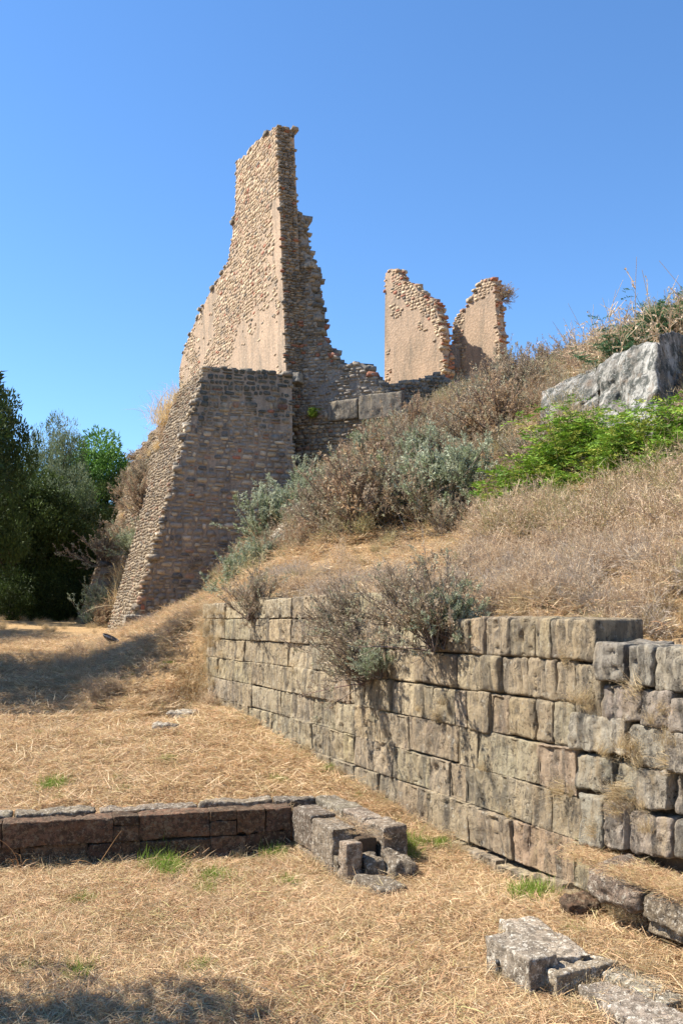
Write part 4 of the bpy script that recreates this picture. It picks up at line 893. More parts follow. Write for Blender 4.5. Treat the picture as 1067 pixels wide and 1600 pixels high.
def brush(cols=((.46, .33, .22), (.56, .42, .27), (.38, .27, .19), (.62, .49, .32)), n=46, L=(.35, .85), dots=True, spread=.7, dotc=(.68, .53, .36), green=0.0):
    b = rng.normal(0, .12, (n, 3)) * np.array([1, 1, 0]); S = spine(b, cdir(n, spread), rng.uniform(*L, n), 5, .22, .12); V, F = tubes(S, np.linspace(.0048, .002, 5)[None] * np.ones((n, 1)), 3)
    c = np.array(cols)[rng.integers(0, len(cols), n)]; m = n * 6; w = rng.integers(0, n, m); ii = rng.integers(1, 4, m); dd = unit(unit(S[w, ii + 1] - S[w, ii]) + rng.normal(0, .6, (m, 3))); S2 = spine(S[w, ii], dd, rng.uniform(.08, .22, m), 3, .15)
    V2, F2 = ribbons(S2, np.array([.008, .0065, .003])[None] * np.ones((m, 1))); p = [(V, F, np.repeat(c, 15, 0)), (V2, F2, np.repeat(c[w] * 1.1, 6, 0))]
    if dots:
        k = n * 14; w = rng.integers(0, m, k); V3, F3 = leaves(S2[w, rng.integers(1, 3, k)], rng.normal(size=(k, 3)), rng.uniform(.018, .04, k), rng.uniform(.009, .02, k)); cc = np.array(dotc) * rng.uniform(.5, 1.15, (k, 1))
        g = rng.random(k) < green; cc[g] = np.array([.16, .20, .06]) * rng.uniform(.7, 1.3, (g.sum(), 1)); p.append((V3, F3, np.repeat(cc, 4, 0)))
    return join(p)
def green_shrub(col=((.14, .25, .02), (.20, .33, .03), (.09, .17, .02), (.33, .36, .06), (.16, .27, .03)), nst=26, L=(.45, .85), spread=.55):
    base = rng.normal(0, .1, (nst, 3)) * [1, 1, .1]; d = cdir(nst, spread); Ls = rng.uniform(*L, nst); S = spine(base, d, Ls, 6, .12, .1); V1, F1 = tubes(S, np.linspace(.006, .002, 6)[None] * np.ones((nst, 1)), 3)
    m = 22; par = np.repeat(np.arange(nst), m); tt = rng.uniform(.1, 1, len(par)); ii = (tt * 5).astype(int).clip(0, 4); fr = (tt * 5 - ii)[:, None]; b0 = S[par, ii] * (1 - fr) + S[par, ii + 1] * fr
    a = rng.uniform(0, 6.28, len(par)); dd = unit(np.stack([np.cos(a), np.sin(a), rng.uniform(.1, .7, len(par))], -1)); S2 = spine(b0, dd, rng.uniform(.12, .24, len(par)), 4, .1, .25); V2, F2 = ribbons(S2, np.array([.003, .002, .002, .001])[None] * np.ones((len(par), 1)))
    q = 13; w = np.repeat(np.arange(len(par)), q); t = np.tile(np.linspace(.15, 1, q), len(par)); jj = (t * 3).astype(int).clip(0, 2); fr = (t * 3 - jj)[:, None]; c = S2[w, jj] * (1 - fr) + S2[w, jj + 1] * fr
    sd = np.cross(dd[w], [0, 0, 1.0]) * np.where(np.arange(len(w)) % 2 == 0, 1, -1)[:, None]; V3, F3 = leaves(c, unit(unit(sd) + dd[w] * .5 + rng.normal(0, .2, (len(w), 3))), rng.uniform(.035, .06, len(w)), rng.uniform(.010, .018, len(w)))
    cc = np.array(col)[rng.integers(0, len(col), len(par))][w] * rng.uniform(.8, 1.2, (len(w), 1))
    return join([(V1, F1, var((.16, .17, .05), nst, 18)), (V2, F2, var((.16, .22, .04), len(par), 8))]), (V3, [F3], np.repeat(cc, 4, 0))
def tomesh(name, d, mat): return mesh(name, d[0], d[1], mat, d[2])
NV = 4
SH = {}
for k_ in ('silver', 'brown', 'grey'):
    SH[k_] = [(tomesh('branches', a, M_TWIG), tomesh('foliage', b, M_LEAF)) for a, b in (shrub(k_) for _ in range(NV))]
SH['green'] = [(tomesh('branches', a, M_TWIG), tomesh('foliage', b, M_LEAF)) for a, b in (green_shrub() for _ in range(3))]
SH['blue'] = [(tomesh('branches', a, M_TWIG), tomesh('foliage', b, M_LEAF)) for a, b in (green_shrub(((.07, .15, .07), (.10, .19, .09), (.05, .11, .05)), 44, (.5, .95), .5) for _ in range(2))]
SH['orange'] = [(tomesh('branches', a, M_TWIG), tomesh('foliage', b, M_LEAF)) for a, b in (green_shrub(((.62, .30, .07), (.55, .33, .10), (.66, .42, .16)), 9, (.5, .9), .2) for _ in range(1))]
BR = {'brush': [tomesh('twigs', brush(), M_STRAW) for _ in range(4)], 'greybrush': [tomesh('twigs', brush(((.46, .39, .31), (.38, .31, .25), (.52, .44, .34)), 70, (.3, .8), False, .9), M_STRAW) for _ in range(3)],
      'greenbrush': [tomesh('twigs', brush(((.46, .38, .20), (.52, .42, .24), (.38, .34, .17)), 60, (.35, .8), True, .6, (.62, .50, .31), .3), M_STRAW) for _ in range(3)],
      'golden': [tomesh('blades', grass_tuft([(.66, .50, .26), (.60, .42, .20), (.72, .58, .34)], 260, (.35, .8), .5, (.004, .008), .12, .35), M_STRAW) for _ in range(2)],
      'tan': [tomesh('blades', grass_tuft([(.50, .37, .21), (.42, .30, .17), (.58, .46, .28), (.34, .27, .13)], 150, (.2, .55), .45, (.003, .006), .1, .3, .15, True), M_STRAW) for _ in range(3)],
      'greengrass': [tomesh('blades', grass_tuft([(.16, .26, .03), (.22, .33, .05), (.26, .30, .07)], 120, (.08, .22), .55, (.003, .006), .07, .2), M_STRAW) for _ in range(3)],
      'straw': [tomesh('blades', straw_mat(), M_STRAW) for _ in range(6)],
      'straw_far': [tomesh('blades', straw_mat(130, .42, None, (.06, .24), (.004, .009)), M_STRAW) for _ in range(4)],
      'straw_dark': [tomesh('blades', straw_mat(60, .25, [(.36, .22, .12), (.42, .24, .12), (.26, .15, .08), (.36, .33, .14)], (.04, .18), (.0022, .0045), .3), M_STRAW) for _ in range(2)]}
# ---- scatter of small stuff by instancing
def scatter(name, meshes, P, S, kind='stuff', tilt=.12):
    n = len(P); me = bpy.data.meshes.new(name); me.vertices.add(n); me.vertices.foreach_set('co', np.asarray(P, np.float32).ravel())
    R_ = np.stack([rng.normal(0, tilt, n), rng.normal(0, tilt, n), rng.uniform(0, 6.283, n)], -1).astype(np.float32)
    a = me.attributes.new('rot', 'FLOAT_VECTOR', 'POINT'); a.data.foreach_set('vector', R_.ravel())
    a = me.attributes.new('scl', 'FLOAT', 'POINT'); a.data.foreach_set('value', np.asarray(S, np.float32))
    a = me.attributes.new('idx', 'INT', 'POINT'); a.data.foreach_set('value', rng.integers(0, len(meshes), n).astype(np.int32))
    ng = bpy.data.node_groups.new(name, 'GeometryNodeTree'); ng.interface.new_socket('Geometry', in_out='INPUT', socket_type='NodeSocketGeometry'); ng.interface.new_socket('Geometry', in_out='OUTPUT', socket_type='NodeSocketGeometry')
    N = ng.nodes; Lk = ng.links; gi = N.new('NodeGroupInput'); go = N.new('NodeGroupOutput'); jn = N.new('GeometryNodeJoinGeometry')
    def at_(nm, ty):
        x = N.new('GeometryNodeInputNamedAttribute'); x.data_type = ty; x.inputs[0].default_value = nm; return x.outputs[0]
    ra, sa, ia = at_('rot', 'FLOAT_VECTOR'), at_('scl', 'FLOAT'), at_('idx', 'INT')
    for k, m in enumerate(meshes):
        src = bpy.data.objects.new(name + '_source', m)
        oi = N.new('GeometryNodeObjectInfo'); oi.inputs['Object'].default_value = src; oi.inputs['As Instance'].default_value = True
        cm = N.new('FunctionNodeCompare'); cm.data_type = 'INT'; cm.operation = 'EQUAL'; Lk.new(ia, cm.inputs[2]); cm.inputs[3].default_value = k
        ip = N.new('GeometryNodeInstanceOnPoints'); Lk.new(gi.outputs[0], ip.inputs['Points']); Lk.new(cm.outputs[0], ip.inputs['Selection']); Lk.new(oi.outputs['Geometry'], ip.inputs['Instance'])
        Lk.new(ra, ip.inputs['Rotation']); Lk.new(sa, ip.inputs['Scale']); Lk.new(ip.outputs[0], jn.inputs[0])
    Lk.new(jn.outputs[0], go.inputs[0])
    o = obj(name, me); md = o.modifiers.new('scatter', 'NODES'); md.node_group = ng; tag(o, kind=kind); return o
def ground_pts(x, y, sink=0.0): return np.stack([x, y, H(x, y) - sink], -1)
def behind(x, y): return -((x - WP[0]) * WN[0] + (y - WP[1]) * WN[1])
def in_view(x, y, m=60): return (np.abs(x / np.maximum(y, .1)) * FPX < 533.5 + m) & (y > 3)
# blocked places (stones in the grass)
def free(x, y):
    p = np.stack([x, y], -1); a = (p - FA[:2]) @ fd[:2]; b = (p - FA[:2]) @ fb[:2]; Lw = np.linalg.norm(FB - FA)
    k = ~((a > -1) & (a < Lw + .5) & (b > -.02) & (b < .2)); k &= ~((b > .48) & (b < .66) & (a < Lw))
    for pl in SLABS: k &= ~(inside(pl, x, y) & (rng.random(x.shape) < .93))
    for (x0, y0, x1, y1) in ((1.0, 5.2, 2.4, 6.6),): pass
    return k
def scat_low(n, y0, y1, power=1.6):
    y = y0 + (y1 - y0) * rng.random(n) ** power; x = rng.uniform(-1, 1, n) * (y * (570 / FPX)); s = behind(x, y)
    k = ((s < -.03) | (y > 18.2)) & free(x, y); return x[k], y[k]
# 1 near straw
x, y = scat_low(13500, 4.6, 13.5, 1.25); kb = fbm(np.stack([x * .9, y * .8, 0 * x], -1), 71, 3) < .55 + .4 * rng.random(len(x)); x, y = x[kb], y[kb]; scatter('dry_straw', BR['straw'], ground_pts(x, y), rng.uniform(.7, 1.25, len(x)))
x, y = scat_low(8500, 11, 30, 1.1); scatter('distant_dry_straw', BR['straw_far'], ground_pts(x, y), rng.uniform(.6, 1.1, len(x)))
x, y = scat_low(3200, 4.6, 18, 1.2); k = vn(np.stack([x * .7, y * .5, 0 * x], -1), 4) > .05; scatter('dark_straw', BR['straw_dark'], ground_pts(x[k], y[k]), rng.uniform(.8, 1.4, k.sum()))
x, y = scat_low(1500, 28, 70, 1.0); k = y > 29; scatter('far_dry_grass', BR['tan'], ground_pts(x[k], y[k]), rng.uniform(.3, .7, k.sum()))
# stubble standing in the mown field
x, y = scat_low(1500, 4.8, 17, 1.2); scatter('stubble', BR['tan'], ground_pts(x, y), rng.uniform(.12, .28, len(x)))
# pebbles and crumbs of stone lying about
def crumb():
    sg_ = np.array([(-1, -1, -1), (1, -1, -1), (1, 1, -1), (-1, 1, -1), (-1, -1, 1), (1, -1, 1), (1, 1, 1), (-1, 1, 1)], float); v = sg_ * [.02, .015, .010] * (1 + rng.uniform(-.45, .15, (8, 3)))
    return mesh('pebble', v, [BOXF], M_RUB, np.tile(pal('pale', 1)[0], (8, 1)))
PB = [crumb() for _ in range(6)]; x, y = scat_low(420, 4.8, 14, 1.2); scatter('pebbles', PB, ground_pts(x, y, -.012), rng.uniform(.3, 1.3, len(x)), tilt=.5)
def litter():
    n = 14; c = np.stack([rng.uniform(-.15, .15, n), rng.uniform(-.15, .15, n), rng.uniform(.005, .03, n)], -1); V, F_ = leaves(c, rng.normal(size=(n, 3)) * [1, 1, .3], rng.uniform(.02, .045, n), rng.uniform(.012, .022, n)); return mesh('leaf_litter', V, [F_], M_LEAF, np.repeat(np.array([.24, .13, .07]) * rng.uniform(.6, 1.5, (n, 1)), 4, 0))
LT = [litter() for _ in range(4)]; x, y = scat_low(900, 4.8, 16, 1.2); k = fbm(np.stack([x * .9, y * .8, 0 * x], -1), 73, 3) > .1; scatter('leaf_litter', LT, ground_pts(x[k], y[k], -.01), rng.uniform(.6, 1.3, k.sum()))
# green tufts where the photograph has them
gp = [(80, 1236, 1.5), (92, 1256, 1), (255, 1362, 1.5), (262, 1372, 1.3), (340, 1380, 1.2), (322, 1395, .8), (443, 1388, .9), (318, 1403, .8), (818, 1408, 1.6), (432, 1244, 1.0), (628, 1332, 1.5), (615, 1325, 1.2), (640, 1345, 1), (268, 1202, 1), (205, 1152, .9), (260, 1150, 1.1), (275, 1148, .9), (398, 1145, 1), (375, 1140, .8),
      (510, 1240, .8), (120, 1532, .9), (128, 1415, .8), (315, 1522, .7), (300, 1525, .5), (38, 1522, .8), (742, 1297, 1.0), (700, 1280, .6), (380, 1560, .5), (500, 1460, .5), (690, 1330, .8), (660, 1325, .7), (430, 1342, 1.0), (60, 1160, .6), (185, 1222, .7), (200, 1240, .8), (560, 1270, .6), (935, 1415, .8), (905, 1460, .5)]
P_ = []
for a, b, s in gp:
    p = on_z(a, b, 0.0)
    for _ in range(6): p = on_z(a, b, float(H(p[0], p[1])[0]))
    for _ in range(int(2 + 3 * s)): q = p[:2] + rng.normal(0, .05 * s, 2); P_.append((q[0], q[1], s * rng.uniform(.4, .75)))
P_ = np.array(P_); scatter('green_grass', BR['greengrass'], ground_pts(P_[:, 0], P_[:, 1], -.01), P_[:, 2] * 1.15)
x, y = scat_low(700, 4.8, 20, 1.2); k = vn(np.stack([x * .6, y * .6, 0 * x], -1), 14) > .15; scatter('sparse_green_grass', BR['greengrass'], ground_pts(x[k], y[k]), rng.uniform(.15, .4, k.sum()))
# straw lying on the low wall, ledge and terrace top
def wall_top_pts(n, u0, u1, s0, s1, z): u = rng.uniform(min(u0, u1), max(u0, u1), n); s = rng.uniform(s0, s1, n); return np.array([wall_pt(a, z, -b) for a, b in zip(u, s)])
Pt = [wall_top_pts(320, wall_u(930, 1360), wall_u(1160, 1360) - .6, -.30, .0, LEDGE_Z + .03)]
a = rng.uniform(-.5, np.linalg.norm(FB - FA), 190); b = rng.uniform(.20, .49, 190); Pt.append(FA + a[:, None] * fd + b[:, None] * fb + np.array([0, 0, ztop - .10]))
t = rng.uniform(0, 1.2, 22); b = rng.uniform(.15, .42, 22); Pt.append(ca + t[:, None] * rd + b[:, None] * rw + np.array([0, 0, ztop - .06]))
Pt = np.concatenate(Pt); scatter('straw_on_stones', BR['straw'] + BR['straw_dark'], Pt, rng.uniform(.35, .7, len(Pt)))
# hill cover
def scat_hill(n, x0=-6, x1=14, y0=5, y1=32):
    x = rng.uniform(x0, x1, n); y = rng.uniform(y0, y1, n); s = behind(x, y); k = (s > .55) & in_view(x, y, 120); k &= ~((y > 29.6) & (s < 7)); return x[k], y[k]
x, y = scat_hill(9000); kt = rng.random(len(x)) < .26; scatter('slope_tufts', BR['tan'] * 2 + [BR['brush'][0], BR['greenbrush'][0]], ground_pts(x[kt], y[kt]), rng.uniform(.22, .6, kt.sum()), tilt=.3); nn_ = vn(np.stack([x * .5, y * .5, 0 * x], -1), 41); scatter('hillside_straw', BR['straw_far'], ground_pts(x, y), rng.uniform(.5, 1.0, len(x)))
def pick_region(polys, n, x0=-6, x1=14, y0=5, y1=33):
    """points on the hill whose foot falls in these pixel areas"""
    x, y = scat_hill(n, x0, x1, y0, y1); z = H(x, y); d = np.stack([x, y, z], -1) - EYE; dd = d @ _F; px = 533.5 + FPX * d[:, 0] / dd; py = 800 - FPX * (d @ _U) / dd
    k = np.zeros(len(x), bool)
    for pl in polys: k |= inside(np.array(pl, float), px, py)
    return x[k], y[k], px[k], py[k]
right_slope = [(760, 840), (850, 700), (1100, 640), (1200, 700), (1200, 1010), (960, 1000), (930, 962), (740, 956), (690, 900)]
x, y, px, py = pick_region([right_slope], 11000, 0, 12, 4, 20); m_ = vn(np.stack([x * 1.1, y * 1.1, 0 * x], -1), 51)
up_ = py < 850
k = (m_ > -.4) & up_; scatter('dry_brush', BR['brush'] * 2 + BR['greenbrush'] + BR['tan'] * 2, ground_pts(x[k], y[k]), rng.uniform(.5, .95, k.sum()), tilt=.25)
k = ~up_ & (m_ > -.35); scatter('grey_dry_brush', BR['greybrush'] + BR['brush'] + BR['tan'], ground_pts(x[k], y[k], -.0), rng.uniform(.32, .6, k.sum()), tilt=.35)
mid = [(430, 900), (470, 830), (600, 800), (760, 780), (800, 700), (760, 830), (690, 870), (560, 880)]
x, y, px, py = pick_region([[(330, 930), (400, 860), (520, 740), (640, 600), (800, 560), (940, 540), (1100, 470), (1200, 560), (1100, 640), (850, 700), (760, 840), (640, 838), (560, 850), (450, 870), (380, 925)]], 3800, -6, 16, 9, 33)
k = rng.random(len(x)) < .5; scatter('hillside_undergrowth', [b for a_, b in SH['brown'] + SH['grey']] + BR['tan'] + BR['brush'], ground_pts(x[k], y[k], .05), rng.uniform(.5, .95, k.sum()))
scatter('hillside_grass', BR['tan'] + BR['greenbrush'], ground_pts(x[~k], y[~k]), rng.uniform(.6, 1.1, (~k).sum()))
xm = rng.uniform(-7, -2.0, 900); ym = rng.uniform(16.8, 29, 900); km = (fbm(np.stack([xm * .8, ym * .8, 0 * xm], -1), 77, 3) > -.1) & ((behind(xm, ym) > -2.2) & ((behind(xm, ym) < -.1) | (ym > 18.3))); xm, ym = xm[km], ym[km]
scatter('bank_tufts', BR['tan'] + [BR['brush'][1], BR['straw_dark'][0]], ground_pts(xm, ym), rng.uniform(.25, .65, len(xm)), tilt=.35)
# dry growth along the top of the terrace wall
ut = rng.uniform(wall_u(780, 970), wall_u(330, 960), 240) if wall_u(780, 970) < wall_u(330, 960) else rng.uniform(wall_u(330, 960), wall_u(780, 970), 240)
pt_ = np.array([wall_pt(u_, 0, -rng.uniform(.3, 1.3)) for u_ in ut]); scatter('terrace_edge_growth', BR['tan'] + BR['brush'][:2] + BR['greybrush'], ground_pts(pt_[:, 0], pt_[:, 1]), rng.uniform(.25, .6, len(ut)), tilt=.35)
# straw and weeds banked against the stones
ed = []
for pl in SLABS:
    for i in range(4):
        p0, p1 = np.array(pl[i]), np.array(pl[(i + 1) % 4]); m_e = max(2, int(np.linalg.norm(p1 - p0) / .07)); c_e = np.mean(pl, 0)
        for t_e in rng.random(m_e): q_e = p0 + (p1 - p0) * t_e; q_e = q_e + (q_e - c_e) / np.linalg.norm(q_e - c_e) * rng.uniform(.0, .06); ed.append(q_e)
for t_e in rng.uniform(-.5, np.linalg.norm(FB - FA), 110): ed.append((FA + fd * t_e - fb * rng.uniform(.0, .06))[:2])
for t_e in rng.uniform(0, 1.9, 50): ed.append((ca + rd * t_e - rw * rng.uniform(.0, .06))[:2])
for t_e in rng.uniform(-.4, 1.3, 40): ed.append((ca + rd * t_e + rw * (.67 + rng.uniform(.0, .06)))[:2])
for x_e in rng.uniform(340, 1000, 260): u_e = wall_u(x_e, 1200); ed.append(wall_pt(u_e, 0, .03 + rng.uniform(0, .12))[:2])
ed = np.array(ed); scatter('edge_weeds', BR['tan'] * 2 + BR['straw'] * 2 + [BR['greengrass'][0], BR['straw_dark'][0]], ground_pts(ed[:, 0], ed[:, 1], -.005), rng.uniform(.14, .38, len(ed)), tilt=.35)
# grass growing on the edges and joints of the terrace wall
js_ = []
for k__ in range(14): u = rng.uniform(*sorted((wall_u(930, 1100), wall_u(330, 1050)))); js_.append(wall_pt(u, LZ[rng.integers(2, 7)], .02))
for q in ((905, 1100), (912, 1095), (920, 1108), (895, 1096), (975, 1170), (985, 1175), (1000, 1196), (940, 1180), (960, 1235), (990, 1250), (1005, 1262), (970, 1268), (1035, 1205), (1045, 1160), (1050, 1190), (880, 1236), (895, 1240), (1010, 1300), (930, 1300), (965, 1240), (650, 1110), (680, 1120), (690, 1100), (1000, 1080), (1030, 1110), (1045, 1120), (1020, 1130)):
    js_.append(on_plane(*q, WP + WN * .06, WN))
for q in ((330, 960), (345, 975), (340, 1000), (352, 990), (330, 1000), (348, 960), (322, 985), (345, 1020), (322, 1050), (338, 1045)): js_.append(on_plane(*q, WP + WN * .05, WN))
for k__ in range(46): js_.append(on_plane(rng.uniform(312, 342), rng.uniform(945, 1085), WP + WN * rng.uniform(-.05, .12), WN))
js_ = np.array(js_); scatter('joint_grass', BR['tan'] + [BR['straw'][0]], js_, rng.uniform(.22, .5, len(js_)), tilt=.9)

# ---- shrubs that stand out, one thing each
cnt = {}
def plant(kind, px, py, Y, scale, label, cat='shrub', name=None, rot=None, tilt=(0, 0), z=None, zs=1.0, P=None, group=None, sink=.06):
    if P is None:
        p = at(px, py, Y) if Y else on_plane(px, py, WP, WN)
        zz = p[2] if (z == 'px') else float(H(p[0], p[1])[0]) - sink
        P = (p[0], p[1], zz)
    i = cnt[kind] = cnt.get(kind, -1) + 1
    nm = name or {'silver': 'silver_shrub', 'brown': 'dry_brown_shrub', 'grey': 'grey_shrub', 'green': 'green_shrub', 'blue': 'leafy_bush', 'orange': 'orange_plant', 'golden': 'grass_tuft', 'brush': 'brush_clump', 'tan': 'grass_tuft', 'greybrush': 'brush_clump'}[kind]
    r = empty(nm, P); tag(r, label, cat, group); r.rotation_euler = (tilt[0], tilt[1], rng.uniform(0, 6.28) if rot is None else rot); r.scale = (scale, scale, scale * zs)
    if kind in SH:
        a, b = SH[kind][i % len(SH[kind])]; obj('branches', a, r); obj('foliage', b, r)
    else: obj('blades', BR[kind][i % len(BR[kind])], r)
    return r
L_ = [
 ('silver', 425, 805, 24.0, 2.1, 'silvery shrub against the lower right side of the tall buttress'),
 ('silver', 480, 775, 25.0, 1.9, 'silvery shrub just above the dark jagged rock'),
 ('silver', 370, 900, 20.5, 1.35, 'round silver green shrub at the foot of the buttress above the far wall end'),
 ('silver', 408, 885, 20.5, 1.1, 'smaller silver shrub beside the pale low rock'),
 ('brown', 560, 820, 18.8, 2.3, 'large grey brown shrub in the middle of the slope'),
 ('grey', 615, 815, 18.6, 1.9, 'grey twiggy shrub right of the large grey brown one'),
 ('grey', 520, 815, 20.0, 1.7, 'grey shrub behind the small pale rock on the slope'),
 ('silver', 690, 810, 17.8, 2.0, 'blue green silver shrub above the straw slope in the middle'),
 ('silver', 740, 805, 17.6, 1.6, 'silver shrub left of the orange plant'),
 ('grey', 660, 805, 17.8, 1.6, 'grey shrub tucked between the two silver ones in the middle of the slope'),
 ('brown', 600, 745, 23.5, 1.7, 'rusty brown shrub below the large blocks of the retaining wall'),
 ('brown', 650, 712, 24.5, 1.7, 'broad rusty shrub in front of the dark rubble base'),
 ('brown', 705, 705, 22.5, 1.6, 'brown shrub at the centre of the upper slope'),
 ('grey', 640, 755, 22.0, 1.7, 'grey shrub below the broad rusty one'),
 ('silver', 575, 715, 25.5, 1.5, 'small silver shrub beside the rubble of the retaining wall'),
 ('grey', 730, 750, 20.5, 1.9, 'grey shrub at the upper middle of the slope with pale tips'),
 ('brown', 770, 695, 21.5, 1.9, 'dark brown shrub left of the limestone outcrop'),
 ('grey', 815, 665, 21.5, 1.8, 'grey brown shrub touching the left end of the limestone outcrop'),
 ('brown', 752, 650, 27.0, 1.1, 'brown shrub under the pointed hilltop ruin'),
 ('grey', 800, 615, 27.0, 1.5, 'tall dry shrub on the skyline right of the pointed ruin'),
 ('brown', 850, 600, 25.5, 1.4, 'brown shrub on the skyline above the left end of the outcrop'),
 ('grey', 895, 585, 24.0, 1.3, 'grey shrub on the skyline between brown shrub and tan brush'),
 ('brown', 785, 735, 19.5, 1.9, 'dark woody shrub just left of the green shrubs'),
 ('green', 800, 800, 16.2, 1.35, 'low bright green shrub left of the orange plant top'),
 ('green', 850, 775, 15.8, 1.8, 'bright green feathery shrub at the left under the outcrop'),
 ('green', 900, 765, 15.4, 1.6, 'bright green feathery shrub below the white streaked rock face'),
 ('green', 880, 800, 14.8, .9, 'small green shrub in front of the feathery pair'),
 ('green', 955, 772, 14.2, 1.3, 'yellow green shrub right below the notch of the outcrop'),
 ('green', 1005, 755, 13.8, 1.6, 'green shrub climbing against the shaded end of the outcrop'),
 ('green', 1060, 745, 13.4, 1.7, 'green shrub cut off by the right edge of the photo'),
 ('blue', 980, 520, 18.6, 1.5, 'dark blue green leafy bush on the skyline above the outcrop'),
 ('blue', 1035, 505, 18.4, 1.6, 'tallest leafy bush on the skyline near the right edge'),
 ('grey', 842, 722, 16.6, 1.3, 'grey shrub under the low left end of the outcrop'),
 ('brown', 868, 700, 17.0, 1.0, 'small brown shrub at the foot of the white streaked rock'),
 ('grey', 505, 845, 19.6, 1.3, 'low grey shrub at the lower left of the shrub mass above the straw band'),
 ('brown', 545, 790, 20.6, 1.5, 'brown shrub behind the large grey brown one'),
 ('silver', 600, 800, 19.6, 1.2, 'silver green shrub half hidden behind the middle shrubs'),
 ('grey', 470, 830, 21.8, 1.1, 'small grey shrub just right of the pale low rock'),
 ('silver', 660, 760, 20.5, 1.6, 'pale silver shrub in the upper part of the shrub mass'),
 ('grey', 700, 835, 16.8, 1.0, 'low grey shrub at the edge of the straw band under the silver shrubs'),
 ('green', 930, 758, 15.2, 1.3, 'green shrub in the gap between the feathery one and the yellow green one'),
 ('green', 980, 790, 13.8, .9, 'small yellow green shrub low in front of the climbing green one'),
 ('green', 830, 770, 16.4, 1.2, 'green shrub behind the low bright one at the left end of the green row'),
 ('green', 1035, 790, 13.0, 1.0, 'low green shrub below the right end of the outcrop'),
 ('orange', 817, 832, 15.3, .75, 'withered orange plant standing in front of the green shrubs'),
 ('brush', 945, 560, 19.5, 2.1, 'tan brush clump on top of the outcrop at its left'),
 ('brush', 985, 545, 18.6, 2.2, 'tan brush clump in front of the leafy bushes'),
 ('brush', 1030, 530, 18.4, 2.3, 'tan brush clump on the outcrop crest above the shaded side'),
 ('brush', 1070, 525, 18.2, 2.3, 'tan brush clump at the right edge above the outcrop'),
 ('brush', 920, 565, 20.5, 1.8, 'thin brush clump leaning out against the sky left of the outcrop crest'),
]
for a in L_:
    kind, px, py, Y, s, lab = a; plant(kind, px, py, Y, s, lab, cat={'orange': 'plant', 'brush': 'brush'}.get(kind, 'shrub'))
# plants growing out of the walls
plant('grey', 575, 1068, None, 1.0, 'spidery grey shrub hanging from the broken joints of the terrace wall', z='px', tilt=(-.25, -.65), rot=0.0, P=tuple(on_plane(578, 1062, WP + WN * .05, WN)))
plant('silver', 590, 1060, None, .5, 'small silver green shoot beside the spidery shrub on the terrace wall', z='px', P=tuple(on_plane(590, 1060, WP + WN * .12, WN)), tilt=(-.1, -.2))
plant('grey', 540, 1000, None, .9, 'grey twiggy shrub draped over the top courses of the terrace wall', P=tuple(on_plane(548, 1000, WP + WN * .05, WN)), tilt=(-.2, -.5), rot=0)
plant('grey', 680, 1018, None, 1.1, 'large spreading shrub rooted in the top joint of the terrace wall', P=tuple(on_plane(682, 1016, WP + WN * .03, WN)), tilt=(0, -.25), rot=0)
plant('silver', 708, 985, None, .7, 'silver tipped shrub leaning over the wall next to the first cleared top block', P=tuple(on_plane(705, 1000, WP - WN * .05, WN)), tilt=(0, -.1))
plant('grey', 625, 980, None, .85, 'grey shrub on the wall top left of the large spreading shrub', P=tuple(on_plane(632, 978, WP - WN * .15, WN)))
plant('grey', 390, 972, None, 1.0, 'small dry shrub clinging to the upper courses at the far wall end', P=tuple(on_plane(392, 970, WP + WN * .03, WN)), tilt=(-.1, -.3))
plant('grey', 345, 1090, 16.6, .0001, 'x') if False else None
plant('tan', 300, 1065, 18.0, 1.5, 'tuft of long dry grass over the dug hollow at the far wall end', 'grass')
plant('tan', 312, 1090, 16.9, 1.3, 'tuft of dry grass at the foot of the far wall end', 'grass')
# dry growth on the face of the castle wall
uu = rng.uniform(3.6, 13.4, 170); zz_ = rng.uniform(2.3, 10.4, 170); kk = (vn(np.stack([uu * .5, zz_ * .5, 0 * uu], -1), 61) > -.2) & ((uu > 4.3) | (rng.random(170) < .2))
scatter('castle_wall_growth', BR['tan'] + BR['brush'] + BR['golden'] + [b for a_, b in SH['brown'][:1]], cur_fn(uu[kk], zz_[kk], .05), rng.uniform(.5, 1.0, kk.sum()), tilt=.5)
# on the castle wall
gw_ = dict(P=None)
for i, (u, z, s, lab) in enumerate(((3.6, 10.3, 1.7, 'golden grass tuft highest on the castle wall edge'), (5.0, 10.1, 2.3, 'big golden grass tuft on the castle wall skyline'), (6.6, 10.1, 2.2, 'golden grass tuft at the left end of the golden row'))):
    plant('golden', 0, 0, 1, s, lab, 'grass', P=tuple(side_fn(u, z, -.3)), group='golden grass tufts on top of the castle wall')
for u, z, s, kd, lab in ((7.6, 6.7, 2.0, 'brown', 'large brown shrub on the face of the castle wall left of the buttress'), (9.2, 8.0, 1.7, 'grey', 'grey brown shrub high on the castle wall near its far end'), (7.4, 5.0, 1.7, 'silver', 'silver shrub low on the castle wall below the large brown shrub'),
                   (7.6, 8.3, 1.3, 'tan', 'tan grass tuft halfway up the castle wall beside the brown shrub'), (7.6, 4.0, 2.2, 'golden', 'golden grass patch low on the castle wall left of the buttress'), (6.2, 3.0, 2.0, 'golden', 'golden grass patch near the ground left of the buttress foot'), (9.0, 5.6, 2.2, 'tan', 'pale dry grass on the castle wall at its dark left border'),
                   (5.6, 6.6, 1.3, 'tan', 'small green and tan tuft on the sunlit flank near the buttress')):
    plant(kd, 0, 0, 1, s, lab, 'grass' if kd in ('tan', 'golden') else 'shrub', P=tuple(cur_fn(u, z, -.25)), tilt=(0, -.35), rot=0)
plant('grey', 0, 0, 1, 2.2, 'grey leafless shrub on top of the low broken buttress', P=tuple(side_fn(10.4, 4.6, -.2)))
